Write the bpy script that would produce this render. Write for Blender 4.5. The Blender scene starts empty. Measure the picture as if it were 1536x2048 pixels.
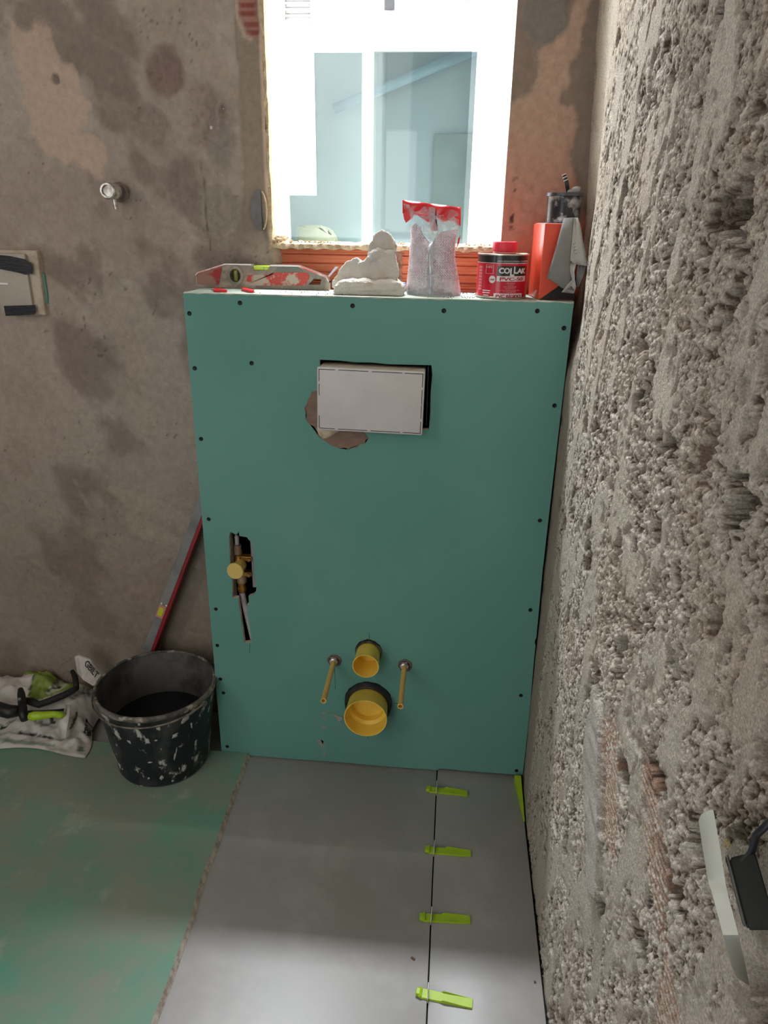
import bpy, bmesh, math, random
import numpy as np
from mathutils import Vector, Matrix
from math import sin, cos, pi, radians

S = bpy.context.scene
COL = S.collection
random.seed(7)

# ------------------------------------------------------------------ camera, light, exposure
CP = np.array([0.5667, -1.5284, 1.3336])
YAW, PITCH, ROLL, FPX = -0.0909, -0.3782, 0.0158, 1454.3
_f = np.array([sin(YAW)*cos(PITCH), cos(YAW)*cos(PITCH), sin(PITCH)])
_r = np.array([cos(YAW), -sin(YAW), 0.0]); _u = np.cross(_r, _f)
_r, _u = cos(ROLL)*_r + sin(ROLL)*_u, -sin(ROLL)*_r + cos(ROLL)*_u
cam_d = bpy.data.cameras.new('camera'); cam = bpy.data.objects.new('camera', cam_d); COL.objects.link(cam)
cam_d.sensor_fit = 'VERTICAL'; cam_d.sensor_height = 24.0; cam_d.lens = FPX/2048*24.0
cam_d.clip_start = 0.02
M4 = Matrix.Identity(4)
for i in range(3):
    M4[i][0], M4[i][1], M4[i][2], M4[i][3] = _r[i], _u[i], -_f[i], CP[i]
cam.matrix_world = M4
S.camera = cam

W = bpy.data.worlds.new('sky'); S.world = W; W.use_nodes = True
W.node_tree.nodes['Background'].inputs[0].default_value = (0.95, 0.98, 1.0, 1)
W.node_tree.nodes['Background'].inputs[1].default_value = 2.0

def area(name, loc, target, sx, sy, power, color):
    d = bpy.data.lights.new(name, 'AREA'); d.shape = 'RECTANGLE'; d.size = sx; d.size_y = sy
    d.energy = power; d.color = color
    o = bpy.data.objects.new(name, d); COL.objects.link(o); o.location = loc
    v = Vector(target) - Vector(loc); o.rotation_euler = v.to_track_quat('-Z', 'Y').to_euler()
    return o
area('shaft_daylight', (-0.15, 1.395, 4.33), (-0.15, 1.34, 0), 2.2, 0.19, 350, (0.90, 0.95, 1.0))
area('shaft_bounce_daylight', (-0.15, 0.46, 4.0), (-0.25, 1.5, 2.1), 2.0, 0.30, 520, (0.97, 0.98, 1.0))
area('rear_fill', (-0.35, -2.5, 2.0), (0.0, 0.18, 1.5), 0.9, 1.6, 6, (1.0, 0.96, 0.91))  # added fill lamp behind the camera, its source is unseen
area('left_fill', (-1.36, -1.75, 1.75), (0.8, -0.75, 1.15), 0.8, 1.5, 17, (1.0, 0.97, 0.93))  # added fill lamp to brighten the right wall, no opening there
S.view_settings.view_transform = 'Standard'; S.view_settings.look = 'None'
S.view_settings.gamma = 1; S.view_settings.use_curve_mapping = False
S.view_settings.exposure = 0.0
S.cycles.max_bounces = 10; S.cycles.diffuse_bounces = 6; S.cycles.transparent_max_bounces = 16
S.cycles.sample_clamp_indirect = 4.0
S.cycles.caustics_reflective = False; S.cycles.caustics_refractive = False

# ------------------------------------------------------------------ helpers
def at(px, py, ax, v):
    """point of the place seen at a photo pixel, on the plane axis=v"""
    d = _f + (px-768)/FPX*_r - (py-1024)/FPX*_u
    return CP + (v-CP[ax])/d[ax]*d

def lin(r, g, b, a=1):
    def c(x):
        x /= 255.0
        return x/12.92 if x <= 0.04045 else ((x+0.055)/1.055)**2.4
    return (c(r), c(g), c(b), a)

def nd(nt, t, **kw):
    n = nt.nodes.new(t)
    for k, v in kw.items():
        if k.startswith('i_'): n.inputs[k[2:].replace('_', ' ')].default_value = v
        else: setattr(n, k, v)
    return n

def mat(name, col, rough=0.6, metal=0.0, col2=None, nscale=8.0, mix=(0.4, 0.65), bump=0.0, bscale=80.0,
        bdist=0.002, spec=0.5, stretch=None, detail=6, col3=None, n3scale=30, mix3=(0.55, 0.62), coat=0.0, trans=0.0):
    """procedural surface: base colour with one or two noise driven stains and a bump"""
    m = bpy.data.materials.new(name); m.use_nodes = True; nt = m.node_tree
    b = nt.nodes['Principled BSDF']; b.inputs['Roughness'].default_value = rough
    b.inputs['Metallic'].default_value = metal; b.inputs['Specular IOR Level'].default_value = spec
    b.inputs['Coat Weight'].default_value = coat
    b.inputs['Transmission Weight'].default_value = trans
    tc = nd(nt, 'ShaderNodeTexCoord'); mp = nd(nt, 'ShaderNodeMapping')
    nt.links.new(tc.outputs['Object'], mp.inputs[0])
    if stretch: mp.inputs['Scale'].default_value = stretch
    def masked(prev, c, sc, lohi, seed):
        n = nd(nt, 'ShaderNodeTexNoise', i_Scale=sc, i_Detail=detail, i_Roughness=0.6)
        m2 = nd(nt, 'ShaderNodeMapping'); m2.inputs['Location'].default_value = (seed, seed*0.7, seed*1.3)
        nt.links.new(mp.outputs[0], m2.inputs[0]); nt.links.new(m2.outputs[0], n.inputs['Vector'])
        r = nd(nt, 'ShaderNodeMapRange', i_From_Min=lohi[0], i_From_Max=lohi[1]); nt.links.new(n.outputs['Fac'], r.inputs[0])
        x = nd(nt, 'ShaderNodeMix', data_type='RGBA'); nt.links.new(r.outputs[0], x.inputs[0])
        if isinstance(prev, tuple): x.inputs[6].default_value = prev
        else: nt.links.new(prev, x.inputs[6])
        x.inputs[7].default_value = c
        return x.outputs[2]
    if col2 is None: col2 = tuple(min(1, v*0.85) for v in col[:3]) + (1,)
    o = masked(col, col2, nscale, mix, 1.0)
    if col3: o = masked(o, col3, n3scale, mix3, 5.0)
    nt.links.new(o, b.inputs['Base Color'])
    if bump:
        n = nd(nt, 'ShaderNodeTexNoise', i_Scale=bscale, i_Detail=5.0, i_Roughness=0.6); nt.links.new(mp.outputs[0], n.inputs['Vector'])
        bp = nd(nt, 'ShaderNodeBump', i_Strength=bump, i_Distance=bdist); nt.links.new(n.outputs['Fac'], bp.inputs['Height'])
        nt.links.new(bp.outputs[0], b.inputs['Normal'])
    return m

def attr_mat(name, rough, bscale, bstr, bdist, var=0.18, vscale=60):
    m = bpy.data.materials.new(name); m.use_nodes = True; nt = m.node_tree
    b = nt.nodes['Principled BSDF']; b.inputs['Roughness'].default_value = rough; b.inputs['Specular IOR Level'].default_value = 0.15
    a = nd(nt, 'ShaderNodeAttribute', attribute_name='pigment'); tc = nd(nt, 'ShaderNodeTexCoord')
    n = nd(nt, 'ShaderNodeTexNoise', i_Scale=vscale, i_Detail=8.0, i_Roughness=0.65); nt.links.new(tc.outputs['Object'], n.inputs['Vector'])
    r = nd(nt, 'ShaderNodeMapRange', i_From_Min=0.3, i_From_Max=0.7, i_To_Min=1-var, i_To_Max=1+var); nt.links.new(n.outputs['Fac'], r.inputs[0])
    v = nd(nt, 'ShaderNodeVectorMath', operation='SCALE'); nt.links.new(a.outputs['Color'], v.inputs[0]); nt.links.new(r.outputs[0], v.inputs['Scale'])
    nt.links.new(v.outputs[0], b.inputs['Base Color'])
    n2 = nd(nt, 'ShaderNodeTexNoise', i_Scale=bscale, i_Detail=6.0, i_Roughness=0.7); nt.links.new(tc.outputs['Object'], n2.inputs['Vector'])
    bp = nd(nt, 'ShaderNodeBump', i_Strength=bstr, i_Distance=bdist); nt.links.new(n2.outputs['Fac'], bp.inputs['Height']); nt.links.new(bp.outputs[0], b.inputs['Normal'])
    return m

def thing(name, label, cat, loc, group=None):
    o = bpy.data.objects.new(name, None); COL.objects.link(o); o.location = Vector([float(v) for v in loc]); o.empty_display_size = 0.05
    o['label'] = label; o['category'] = cat
    if group: o['group'] = group
    return o

def wloc(o):
    v = Vector((0, 0, 0))
    while o: v = v + o.location; o = o.parent
    return v

def obj(name, bm, m, parent=None, label=None, cat=None, kind=None, group=None, smooth=False, auto=None, origin=None):
    """bm in world coordinates -> one mesh object"""
    if isinstance(bm, bpy.types.Mesh): me = bm
    else:
        bmesh.ops.recalc_face_normals(bm, faces=bm.faces)
        me = bpy.data.meshes.new(name); bm.to_mesh(me); bm.free()
    o = bpy.data.objects.new(name, me); COL.objects.link(o)
    n = len(me.vertices); co = np.empty(n*3, np.float32); me.vertices.foreach_get('co', co); c3 = co.reshape(-1, 3)
    if parent: base = wloc(parent)
    elif origin is not None: base = Vector(origin)
    elif kind == 'structure': base = Vector((0, 0, 0))
    else:
        mn, mx = c3.min(0), c3.max(0); base = Vector((float(mn[0]+mx[0])/2, float(mn[1]+mx[1])/2, float(mn[2])))
    me.transform(Matrix.Translation(-base))
    if parent: o.parent = parent
    else: o.location = base
    if m: me.materials.append(m)
    if label: o['label'] = label
    if cat: o['category'] = cat
    if kind: o['kind'] = kind
    if group: o['group'] = group
    if smooth or auto is not None:
        me.shade_smooth()
        if auto is not None: me.set_sharp_from_angle(angle=radians(auto))
    return o

def NB(): return bmesh.new()

def box(bm, lo, hi, bev=0.0, M=None, seg=2):
    r = bmesh.ops.create_cube(bm, size=1.0); vs = r['verts']
    lo = Vector([float(v) for v in lo]); hi = Vector([float(v) for v in hi]); c = (lo+hi)/2; s = hi-lo
    for v in vs: v.co = Vector((v.co.x*s.x, v.co.y*s.y, v.co.z*s.z)) + c
    if bev:
        es = list({e for v in vs for e in v.link_edges})
        r2 = bmesh.ops.bevel(bm, geom=es, offset=bev, segments=seg, affect='EDGES', profile=0.5)
        vs = list({v for f in r2['faces'] for v in f.verts} | {v for v in vs if v.is_valid})
    if M is not None:
        for v in vs: v.co = M @ v.co
    return vs

def frame_of(d):
    d = Vector(d).normalized(); a = Vector((0, 0, 1)) if abs(d.z) < 0.9 else Vector((1, 0, 0))
    x = a.cross(d).normalized(); return x, d.cross(x), d

def lathe(bm, base, axis, prof, seg=32, sx=1.0, sy=1.0, closed=False, M=None):
    """profile (r, h) spun about axis from base; r=0 caps"""
    x, y, d = frame_of(axis); base = Vector([float(v) for v in base]); rings = []
    for r, h in prof:
        if r < 1e-6: rings.append([bm.verts.new(base+d*h)])
        else: rings.append([bm.verts.new(base+d*h+x*(r*sx*cos(2*pi*k/seg))+y*(r*sy*sin(2*pi*k/seg))) for k in range(seg)])
    pairs = list(zip(rings, rings[1:]))
    if closed: pairs.append((rings[-1], rings[0]))
    for a, b in pairs:
        if len(a) == 1 and len(b) == 1: continue
        for k in range(seg):
            k2 = (k+1) % seg
            if len(a) == 1: bm.faces.new((a[0], b[k], b[k2]))
            elif len(b) == 1: bm.faces.new((a[k], b[0], a[k2]))
            else: bm.faces.new((a[k], b[k], b[k2], a[k2]))
    return [v for r in rings for v in r]

def cyl(bm, p0, p1, r0, r1=None, seg=24):
    r1 = r0 if r1 is None else r1; p0 = Vector([float(v) for v in p0]); p1 = Vector([float(v) for v in p1])
    return lathe(bm, p0, p1-p0, [(0, 0), (r0, 0), (r1, (p1-p0).length), (0, (p1-p0).length)], seg)

def tube(bm, pts, r, seg=10):
    pts = [Vector([float(v) for v in p]) for p in pts]; rs = r if isinstance(r, (list, tuple)) else [r]*len(pts)
    rings = []; px = None
    for i, p in enumerate(pts):
        t = (pts[min(i+1, len(pts)-1)]-pts[max(i-1, 0)]).normalized()
        if px is None: px = frame_of(t)[0]
        x = (px - t*px.dot(t)).normalized(); y = t.cross(x); px = x
        rings.append([bm.verts.new(p+x*(rs[i]*cos(2*pi*k/seg))+y*(rs[i]*sin(2*pi*k/seg))) for k in range(seg)])
    for a, b in zip(rings, rings[1:]):
        for k in range(seg): bm.faces.new((a[k], a[(k+1) % seg], b[(k+1) % seg], b[k]))
    bm.faces.new(rings[0]); bm.faces.new(rings[-1][::-1])

def prism(bm, pts, vec):
    """pts: 3d polygon, extruded by vec"""
    a = [bm.verts.new([float(c) for c in p]) for p in pts]; v = Vector([float(c) for c in vec]); b = [bm.verts.new(x.co+v) for x in a]
    n = len(a); f1 = bm.faces.new(a); f2 = bm.faces.new(b[::-1])
    for i in range(n): bm.faces.new((a[i], b[i], b[(i+1) % n], a[(i+1) % n]))
    bmesh.ops.triangulate(bm, faces=[f1, f2])
    return a+b

def sheet_holes(bm, outer, holes, fn, vec):
    """2d outline with holes -> solid slab. fn maps (u,v) to 3d, vec is the thickness"""
    v = Vector(vec); edges = []; loops = []
    for lp in [outer]+holes:
        vs = [bm.verts.new(fn(*p)) for p in lp]; loops.append(vs)
        edges += [bm.edges.new((vs[i], vs[(i+1) % len(vs)])) for i in range(len(vs))]
    r = bmesh.ops.triangle_fill(bm, use_beauty=True, use_dissolve=False, edges=edges)
    fs = [g for g in r['geom'] if isinstance(g, bmesh.types.BMFace)]
    mp = {x: bm.verts.new(x.co+v) for lp in loops for x in lp}
    for f in fs: bm.faces.new([mp[x] for x in reversed(f.verts)])
    for lp in loops:
        for i in range(len(lp)):
            a, b = lp[i], lp[(i+1) % len(lp)]; bm.faces.new((a, b, mp[b], mp[a]))

def grid_surf(bm, P):
    """P[i][j] of 3d points -> quads"""
    V = [[bm.verts.new([float(c) for c in p]) for p in row] for row in P]
    for i in range(len(V)-1):
        for j in range(len(V[0])-1): bm.faces.new((V[i][j], V[i+1][j], V[i+1][j+1], V[i][j+1]))
    return V

def solidify(o, t):
    m = o.modifiers.new('thickness', 'SOLIDIFY'); m.thickness = t; m.offset = 0

def baked(o):
    dg = bpy.context.evaluated_depsgraph_get(); me = bpy.data.meshes.new_from_object(o.evaluated_get(dg))
    bpy.data.objects.remove(o); return me

def text_mesh(s, size, fn, bold=0.0, ext=0.0002, spacing=1.0, align='CENTER', sx=1.0, res=3):
    """fn(u,v,w) -> world point, u right, v up, w outwards"""
    c = bpy.data.curves.new('t', 'FONT'); c.body = s; c.size = size; c.align_x = align; c.align_y = 'CENTER'
    c.extrude = ext; c.offset = bold*size; c.space_character = spacing; c.resolution_u = res
    o = bpy.data.objects.new('t', c); COL.objects.link(o); bpy.context.view_layer.update()
    me = baked(o); bm = NB(); bm.from_mesh(me); bpy.data.meshes.remove(me)
    for v in bm.verts: v.co = Vector([float(k) for k in fn(v.co.x*sx, v.co.y, v.co.z)])
    return bm

# numpy value noise
_rng = np.random.RandomState(11); _T = _rng.rand(256, 256)
def vnoise(x, y):
    xi = np.floor(x).astype(int); yi = np.floor(y).astype(int); xf = x-xi; yf = y-yi
    u = xf*xf*xf*(xf*(xf*6-15)+10); v = yf*yf*yf*(yf*(yf*6-15)+10)
    g = lambda a, b: _T[a % 256, b % 256]
    return (g(xi, yi)*(1-u)+g(xi+1, yi)*u)*(1-v)+(g(xi, yi+1)*(1-u)+g(xi+1, yi+1)*u)*v
def fbm(x, y, s, o=4, seed=0, gain=0.5):
    t = 0; a = 1; n = 0; c, d = cos(0.6), sin(0.6); x = x*s+seed*17.3; y = y*s+seed*9.1
    for i in range(o):
        t = t+a*vnoise(x, y); n += a; a *= gain; x, y = (c*x-d*y)*2.03+5.2, (d*x+c*y)*2.03+1.7
    return t/n
def sst(x, a, b):
    t = np.clip((x-a)/(b-a), 0, 1); return t*t*(3-2*t)
def inpoly(x, y, poly):
    r = np.zeros(x.shape, bool); n = len(poly)
    for i in range(n):
        x1, y1 = poly[i]; x2, y2 = poly[(i+1) % n]
        if y1 == y2: continue
        r ^= ((y1 > y) != (y2 > y)) & (x < (x2-x1)*(y-y1)/(y2-y1)+x1)
    return r
def blurpoly(x, y, poly, warp=0.012, seed=3, soft=0.004):
    wx = x+(fbm(x, y, 45, 3, seed)-0.5)*2*warp; wy = y+(fbm(x, y, 45, 3, seed+1)-0.5)*2*warp
    a = 0
    for dx, dy in ((0, 0), (soft, 0), (-soft, 0), (0, soft), (0, -soft)): a = a+inpoly(wx+dx, wy+dy, poly)
    return a/5.0
def axis_coords(*segs):
    out = []
    for a, b, st in segs: out.append(np.linspace(a, b, max(2, int(round(abs(b-a)/st))+1))[:-1])
    out.append(np.array([segs[-1][1]])); return np.concatenate(out)
def grid_mesh(name, P, C, keep=None, flip=False):
    """P (n,m,3), C (n,m,3) pigment"""
    n, m = P.shape[:2]; idx = np.arange(n*m).reshape(n, m)
    q = np.stack([idx[:-1, :-1], idx[1:, :-1], idx[1:, 1:], idx[:-1, 1:]], -1)
    if flip: q = q[..., ::-1]
    if keep is not None: q = q[keep]
    q = q.reshape(-1, 4); me = bpy.data.meshes.new(name)
    me.vertices.add(n*m); me.vertices.foreach_set('co', P.reshape(-1).astype(np.float32))
    me.loops.add(q.size); me.loops.foreach_set('vertex_index', q.reshape(-1).astype(np.int32))
    me.polygons.add(len(q)); me.polygons.foreach_set('loop_start', np.arange(0, q.size, 4, dtype=np.int32))
    try: me.polygons.foreach_set('loop_total', np.full(len(q), 4, np.int32))
    except Exception: pass
    me.update(calc_edges=True); me.validate()
    ca = me.color_attributes.new('pigment', 'FLOAT_COLOR', 'POINT')
    c4 = np.ones((n*m, 4), np.float32); c4[:, :3] = C.reshape(-1, 3); ca.data.foreach_set('color', c4.reshape(-1))
    me.shade_smooth(); return me
def L3(r, g, b): return np.array(lin(r, g, b)[:3])
def mixc(C, c, m): return C*(1-m[..., None])+c*m[..., None]

# ------------------------------------------------------------------ materials
GREEN = lin(98, 150, 139)
M_green = mat('green_board_paper', GREEN, 0.75, col2=lin(106, 155, 145), nscale=3.0, bump=0.15, bscale=400, bdist=0.0005, spec=0.25)
M_greenfloor = mat('dusty_green_board', lin(98, 158, 134), 0.72, col2=lin(142, 148, 134), nscale=4.2, mix=(0.36, 0.62), col3=lin(172, 176, 160), n3scale=11, mix3=(0.58, 0.78), bump=0.1, bscale=300, bdist=0.0005, spec=0.3)
M_greentop = mat('lit_green_board', lin(168, 190, 176), 0.8, col2=lin(196, 205, 192), nscale=14, bump=0.2, bscale=250, bdist=0.0008, spec=0.2, col3=lin(120, 120, 108), n3scale=120, mix3=(0.66, 0.72))  # same green board, strong daylight painted in as a paler tone
M_core = mat('gypsum_core', lin(222, 210, 196), 0.9, col2=lin(165, 150, 138), nscale=60, bump=0.8, bscale=200, bdist=0.002, spec=0.1)
M_tile = mat('grey_matt_tile', lin(163, 162, 162), 0.40, col2=lin(157, 152, 147), nscale=2.6, mix=(0.35, 0.7), bump=0.10, bscale=60, bdist=0.0008, spec=0.45, col3=lin(172, 168, 164), n3scale=9, mix3=(0.5, 0.75))
M_joint = mat('joint_dark', lin(30, 28, 27), 0.9)
M_white = mat('white_plastic', lin(236, 234, 228), 0.4, col2=lin(228, 226, 220), nscale=12)
M_cover = mat('dusty_white_plastic', lin(206, 202, 200), 0.42, col2=lin(196, 192, 190), nscale=14, mix=(0.3, 0.7), col3=lin(150, 148, 142), n3scale=26, mix3=(0.70, 0.78), spec=0.4)
M_coverside = mat('cream_plastic', lin(226, 214, 198), 0.5, col2=lin(206, 190, 172), nscale=30)
M_dark = mat('black_plastic', lin(22, 22, 24), 0.45, col2=lin(34, 33, 34), nscale=40)
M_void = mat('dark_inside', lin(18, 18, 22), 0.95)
M_yellow = mat('yellow_plastic', lin(240, 208, 88), 0.42, col2=lin(234, 198, 82), nscale=18, spec=0.45, col3=lin(196, 160, 90), n3scale=60, mix3=(0.62, 0.8))
M_paleyellow = mat('pale_yellow_plastic', lin(214, 186, 104), 0.45, col2=lin(204, 176, 98), nscale=30)
M_brass = mat('brass', lin(176, 130, 62), 0.38, 0.75, col2=lin(150, 105, 58), nscale=60)
M_copperpink = mat('dull_fitting', lin(166, 140, 118), 0.5, 0.4, col2=lin(140, 112, 90), nscale=60)
M_steel = mat('dull_steel', lin(170, 170, 172), 0.38, 0.8, col2=lin(120, 118, 116), nscale=50, mix=(0.3, 0.7))
M_chrome = mat('worn_chrome', lin(222, 218, 210), 0.25, 0.6, col2=lin(140, 136, 130), nscale=60)
M_greypipe = mat('grey_pipe', lin(178, 174, 172), 0.5, col2=lin(150, 146, 146), nscale=40)
M_lime = mat('lime_plastic', lin(172, 204, 40), 0.42, col2=lin(158, 192, 36), nscale=40, mix=(0.4, 0.8))
M_red = mat('red_plastic', lin(205, 30, 38), 0.4, col2=lin(190, 26, 34), nscale=40)
M_paint = mat('white_reveal_plaster', lin(232, 232, 230), 0.8, col2=lin(214, 212, 206), nscale=16, bump=0.35, bscale=90, bdist=0.002)
M_cream = mat('cream_mortar', lin(218, 200, 168), 0.95, col2=lin(180, 156, 128), nscale=40, bump=1.0, bscale=110, bdist=0.006, spec=0.1)
M_screw = mat('black_screw', lin(30, 30, 32), 0.45, 0.6)
M_facade = mat('white_facade', lin(228, 228, 227), 0.85, col2=lin(222, 223, 223), nscale=3)
M_ceil = mat('ceiling_plaster', lin(190, 182, 172), 0.95, col2=lin(120, 110, 100), nscale=4)

# ------------------------------------------------------------------ structure: floor
JX = 0.578
bm = NB(); box(bm, (-1.45, -2.75, -0.10), (1.0, 0.55, -0.012)); obj('floor_base', bm, M_joint, kind='structure')
bm = NB()
for x0, x1 in ((-1.40, -0.629), (-0.625, JX-0.0014), (JX+0.0014, 0.792)):
    for y0, y1 in ((-2.65, -1.205), (-1.2, 0.175)):
        box(bm, (x0, y0, -0.012), (x1, y1, 0.0), 0.0008)
obj('floor', bm, M_tile, kind='structure', auto=30)

# ------------------------------------------------------------------ structure: back wall (uneven plaster, window hole)
D = 0.18
WX0, WX1, WZ0, WZ1 = 0.146, 0.658, 1.287, 2.85
xs = axis_coords((-1.40, -0.62, 0.04), (-0.62, WX0, 0.0045), (WX0, WX1, 0.0095), (WX1, 0.87, 0.0042))
zs = axis_coords((-0.01, 0.05, 0.02), (0.05, 1.193, 0.006), (1.193, WZ0, 0.0047), (WZ0, 1.80, 0.0048), (1.80, WZ1, 0.03), (WZ1, 3.06, 0.03))
X, Z = np.meshgrid(xs, zs, indexing='ij')
big = fbm(X, Z, 2.2, 4, 1); mid = fbm(X, Z, 9, 4, 2); fine = fbm(X, Z, 45, 4, 4); lay = fbm(X*0.8+Z*0.35, Z*0.7, 5.5, 5, 8)
patchm = sst(lay, 0.49, 0.515); roughm = sst(fbm(X, Z, 7, 4, 12), 0.50, 0.58)
H = (big-0.5)*0.010+(mid-0.5)*0.007+patchm*0.0020+(fine-0.5)*(0.0014+0.0045*roughm)
grain = fbm(X, Z, 95, 4, 17)
H += (grain-0.5)*0.0016*(1-0.6*patchm)
streak = fbm((X*0.55+Z*0.83), (X*0.83-Z*0.55)*0.22, 38, 3, 21)
H += sst(streak, 0.62, 0.75)*0.0010
C = np.ones(X.shape+(3,))*L3(168, 156, 144)
C = mixc(C, L3(154, 144, 133), sst(big, 0.42, 0.66)*0.7)
C = mixc(C, L3(182, 172, 160), patchm*0.45)
C = mixc(C, L3(158, 145, 132), roughm*0.35)
C = mixc(C, L3(168, 149, 137), sst(fbm(X, Z, 3, 4, 31), 0.50, 0.64)*0.45)
C = mixc(C, L3(118, 106, 94), sst(fbm(X*0.9+Z*0.3, Z*0.8, 7, 5, 33), 0.56, 0.70)*0.65)
C = mixc(C, L3(172, 161, 147), sst(streak, 0.66, 0.72)*0.22)
C = mixc(C, L3(176, 166, 152), sst(fbm(X, Z, 13, 5, 41), 0.66, 0.70)*0.35)
scr = np.abs(fbm(X*0.5+Z*0.9, X*0.9-Z*0.5, 16, 4, 47)-0.5)
C = mixc(C, L3(96, 86, 76), sst(scr, 0.006, 0.001)*sst(fbm(X, Z, 9, 3, 48), 0.52, 0.62)*0.7)
C = mixc(C, L3(128, 114, 98), sst(Z+0.15*(lay-0.5), 1.15, 0.35)*0.55)  # lower wall painted darker, weaker light put into the colour
# pink-beige plaster patch upper left
PA = [(-0.39, 1.715), (-0.358, 1.696), (-0.328, 1.717), (-0.302, 1.689), (-0.294, 1.641), (-0.264, 1.632), (-0.256, 1.579), (-0.235, 1.56), (-0.27, 1.512), (-0.227, 1.506), (-0.212, 1.464), (-0.221, 1.429), (-0.239, 1.418), (-0.261, 1.436), (-0.307, 1.45), (-0.35, 1.463), (-0.371, 1.505), (-0.385, 1.546), (-0.384, 1.593), (-0.395, 1.642), (-0.397, 1.677)]
m = blurpoly(X, Z, PA); C = mixc(C, L3(196, 172, 154), m*0.8); H -= m*0.003; H += (fbm(X, Z, 30, 3, 5)-0.5)*0.002*m
# darker roughened blots
for cx, cz, rx, rz, cc in ((0.045, 1.50, 0.038, 0.10, (126, 118, 108)), (0.03, 1.36, 0.04, 0.06, (140, 132, 120)), (-0.05, 1.38, 0.03, 0.05, (120, 108, 98)), (-0.31, 1.61, 0.008, 0.010, (96, 84, 76)), (-0.065, 1.62, 0.034, 0.045, (112, 88, 80)), (-0.115, 1.52, 0.035, 0.04, (128, 114, 104)), (0.02, 1.55, 0.045, 0.07, (138, 122, 112))):
    rr = np.hypot((X-cx)/rx, (Z-cz)/rz)+(mid-0.5)*1.6; mm = sst(rr, 1.25, 0.8)
    C = mixc(C, L3(*[v+16 for v in cc]), mm*0.7); H -= mm*0.003; H += mm*((fine-0.5)*0.018+(grain-0.5)*0.010)
# vertical hairline groove
g = np.exp(-((X-(0.001+0.02*(1.42-Z)+0.002*np.sin(Z*60)))/0.0016)**2)*sst(Z, 1.25, 1.29)*sst(Z, 1.48, 1.44); H -= g*0.002; C = mixc(C, L3(90, 82, 74), g*0.7)
# diagonal light trowel smears low on the wall
for x0, z0, x1, z1, w in ((-0.47, 1.08, -0.40, 0.90, 0.011), (-0.45, 1.00, -0.37, 0.86, 0.013), (-0.20, 1.02, -0.19, 0.85, 0.022), (-0.16, 1.0, -0.24, 1.09, 0.03), (-0.30, 0.68, -0.16, 0.60, 0.016), (-0.21, 0.66, -0.08, 0.58, 0.020), (-0.40, 0.70, -0.37, 0.62, 0.014), (-0.25, 0.58, -0.17, 0.55, 0.022), (-0.13, 0.53, -0.09, 0.47, 0.014), (-0.20, 1.29, -0.17, 1.22, 0.008), (-0.24, 1.27, -0.25, 1.17, 0.012), (-0.52, 1.62, -0.49, 1.50, 0.008)):
    dx, dz = x1-x0, z1-z0; L2 = dx*dx+dz*dz; t = np.clip(((X-x0)*dx+(Z-z0)*dz)/L2, 0, 1)
    d = np.hypot(X-x0-t*dx, Z-z0-t*dz)+(mid-0.5)*0.045+(fine-0.5)*0.012; mm = sst(d, w, w*0.55)
    C = mixc(C, L3(168, 156, 141), mm*0.5); H += mm*0.0016
# flat plastered margin along the window and crumbled edge
m = sst(X, 0.085+0.02*(mid-0.5)+0.006*(fine-0.5), 0.093+0.02*(mid-0.5))*sst(X, 0.2, 0.19)*sst(Z, 1.30, 1.40)
C = mixc(C, L3(146, 132, 116), m*0.8); H = H*(1-m*0.6)+m*0.004
m = sst(X, 0.139, 0.1425)*sst(X, 0.2, 0.19)*sst(Z, 1.28, 1.32); C = mixc(C, L3(214, 190, 166), m); H += m*((fine-0.4)*0.010)
# exposed brick at the top of the left jamb
BR = [(0.095, 1.80), (0.098, 1.745), (0.103, 1.715), (0.115, 1.69), (0.132, 1.678), (0.1385, 1.69), (0.1385, 1.80)]
m = blurpoly(X, Z, BR, 0.004); rib = (np.sin(Z*2*pi/0.016) > 0.1)
C = mixc(C, L3(146, 86, 76), m*1.0); C = mixc(C, L3(196, 162, 148), m*rib*0.5); H -= m*0.010
e = blurpoly(X, Z, [(x-0.006, z-0.006) for x, z in BR], 0.005)*(1-m); C = mixc(C, L3(208, 186, 168), e*0.8)
# strip of wall right of the window: grey cement patches over pinkish render
m = sst(X, WX1-0.02, WX1); C = mixc(C, L3(136, 122, 110), m)
RP = [(0.704, 1.659), (0.757, 1.697), (0.775, 1.75), (0.79, 1.80), (0.80, 1.75), (0.787, 1.684), (0.787, 1.658), (0.769, 1.633), (0.776, 1.598), (0.756, 1.588), (0.759, 1.563), (0.786, 1.561), (0.801, 1.525), (0.79, 1.495), (0.791, 1.449), (0.814, 1.391), (0.86, 1.30), (0.86, 1.19), (0.640, 1.19), (0.645, 1.283), (0.650, 1.419), (0.652, 1.555), (0.693, 1.587), (0.711, 1.614)]
m = blurpoly(X, Z, RP, 0.006)*sst(X, WX1-0.02, WX1)
pk = sst(Z, 1.60, 1.30)[..., None]; C = C*(1-m[..., None])+(L3(176, 150, 132)*(1-pk)+L3(182, 134, 116)*pk)*m[..., None]
H += m*0.003+m*(fbm(X, Z, 60, 4, 6)-0.5)*0.006
C = mixc(C, L3(204, 128, 104), m*sst(fbm(X, Z, 14, 4, 55), 0.5, 0.62)*sst(Z, 1.42, 1.30)*0.8)
GP = [(0.679, 1.80), (0.752, 1.80), (0.757, 1.692), (0.733, 1.672), (0.704, 1.659), (0.675, 1.692), (0.669, 1.72)]
m = blurpoly(X, Z, GP, 0.002); C = mixc(C, L3(126, 120, 112), m); H = H*(1-m)+m*0.006
dk = np.abs(X-0.682-0.002*np.sin(Z*90)-(fine-0.5)*0.03) < 0.004
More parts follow.
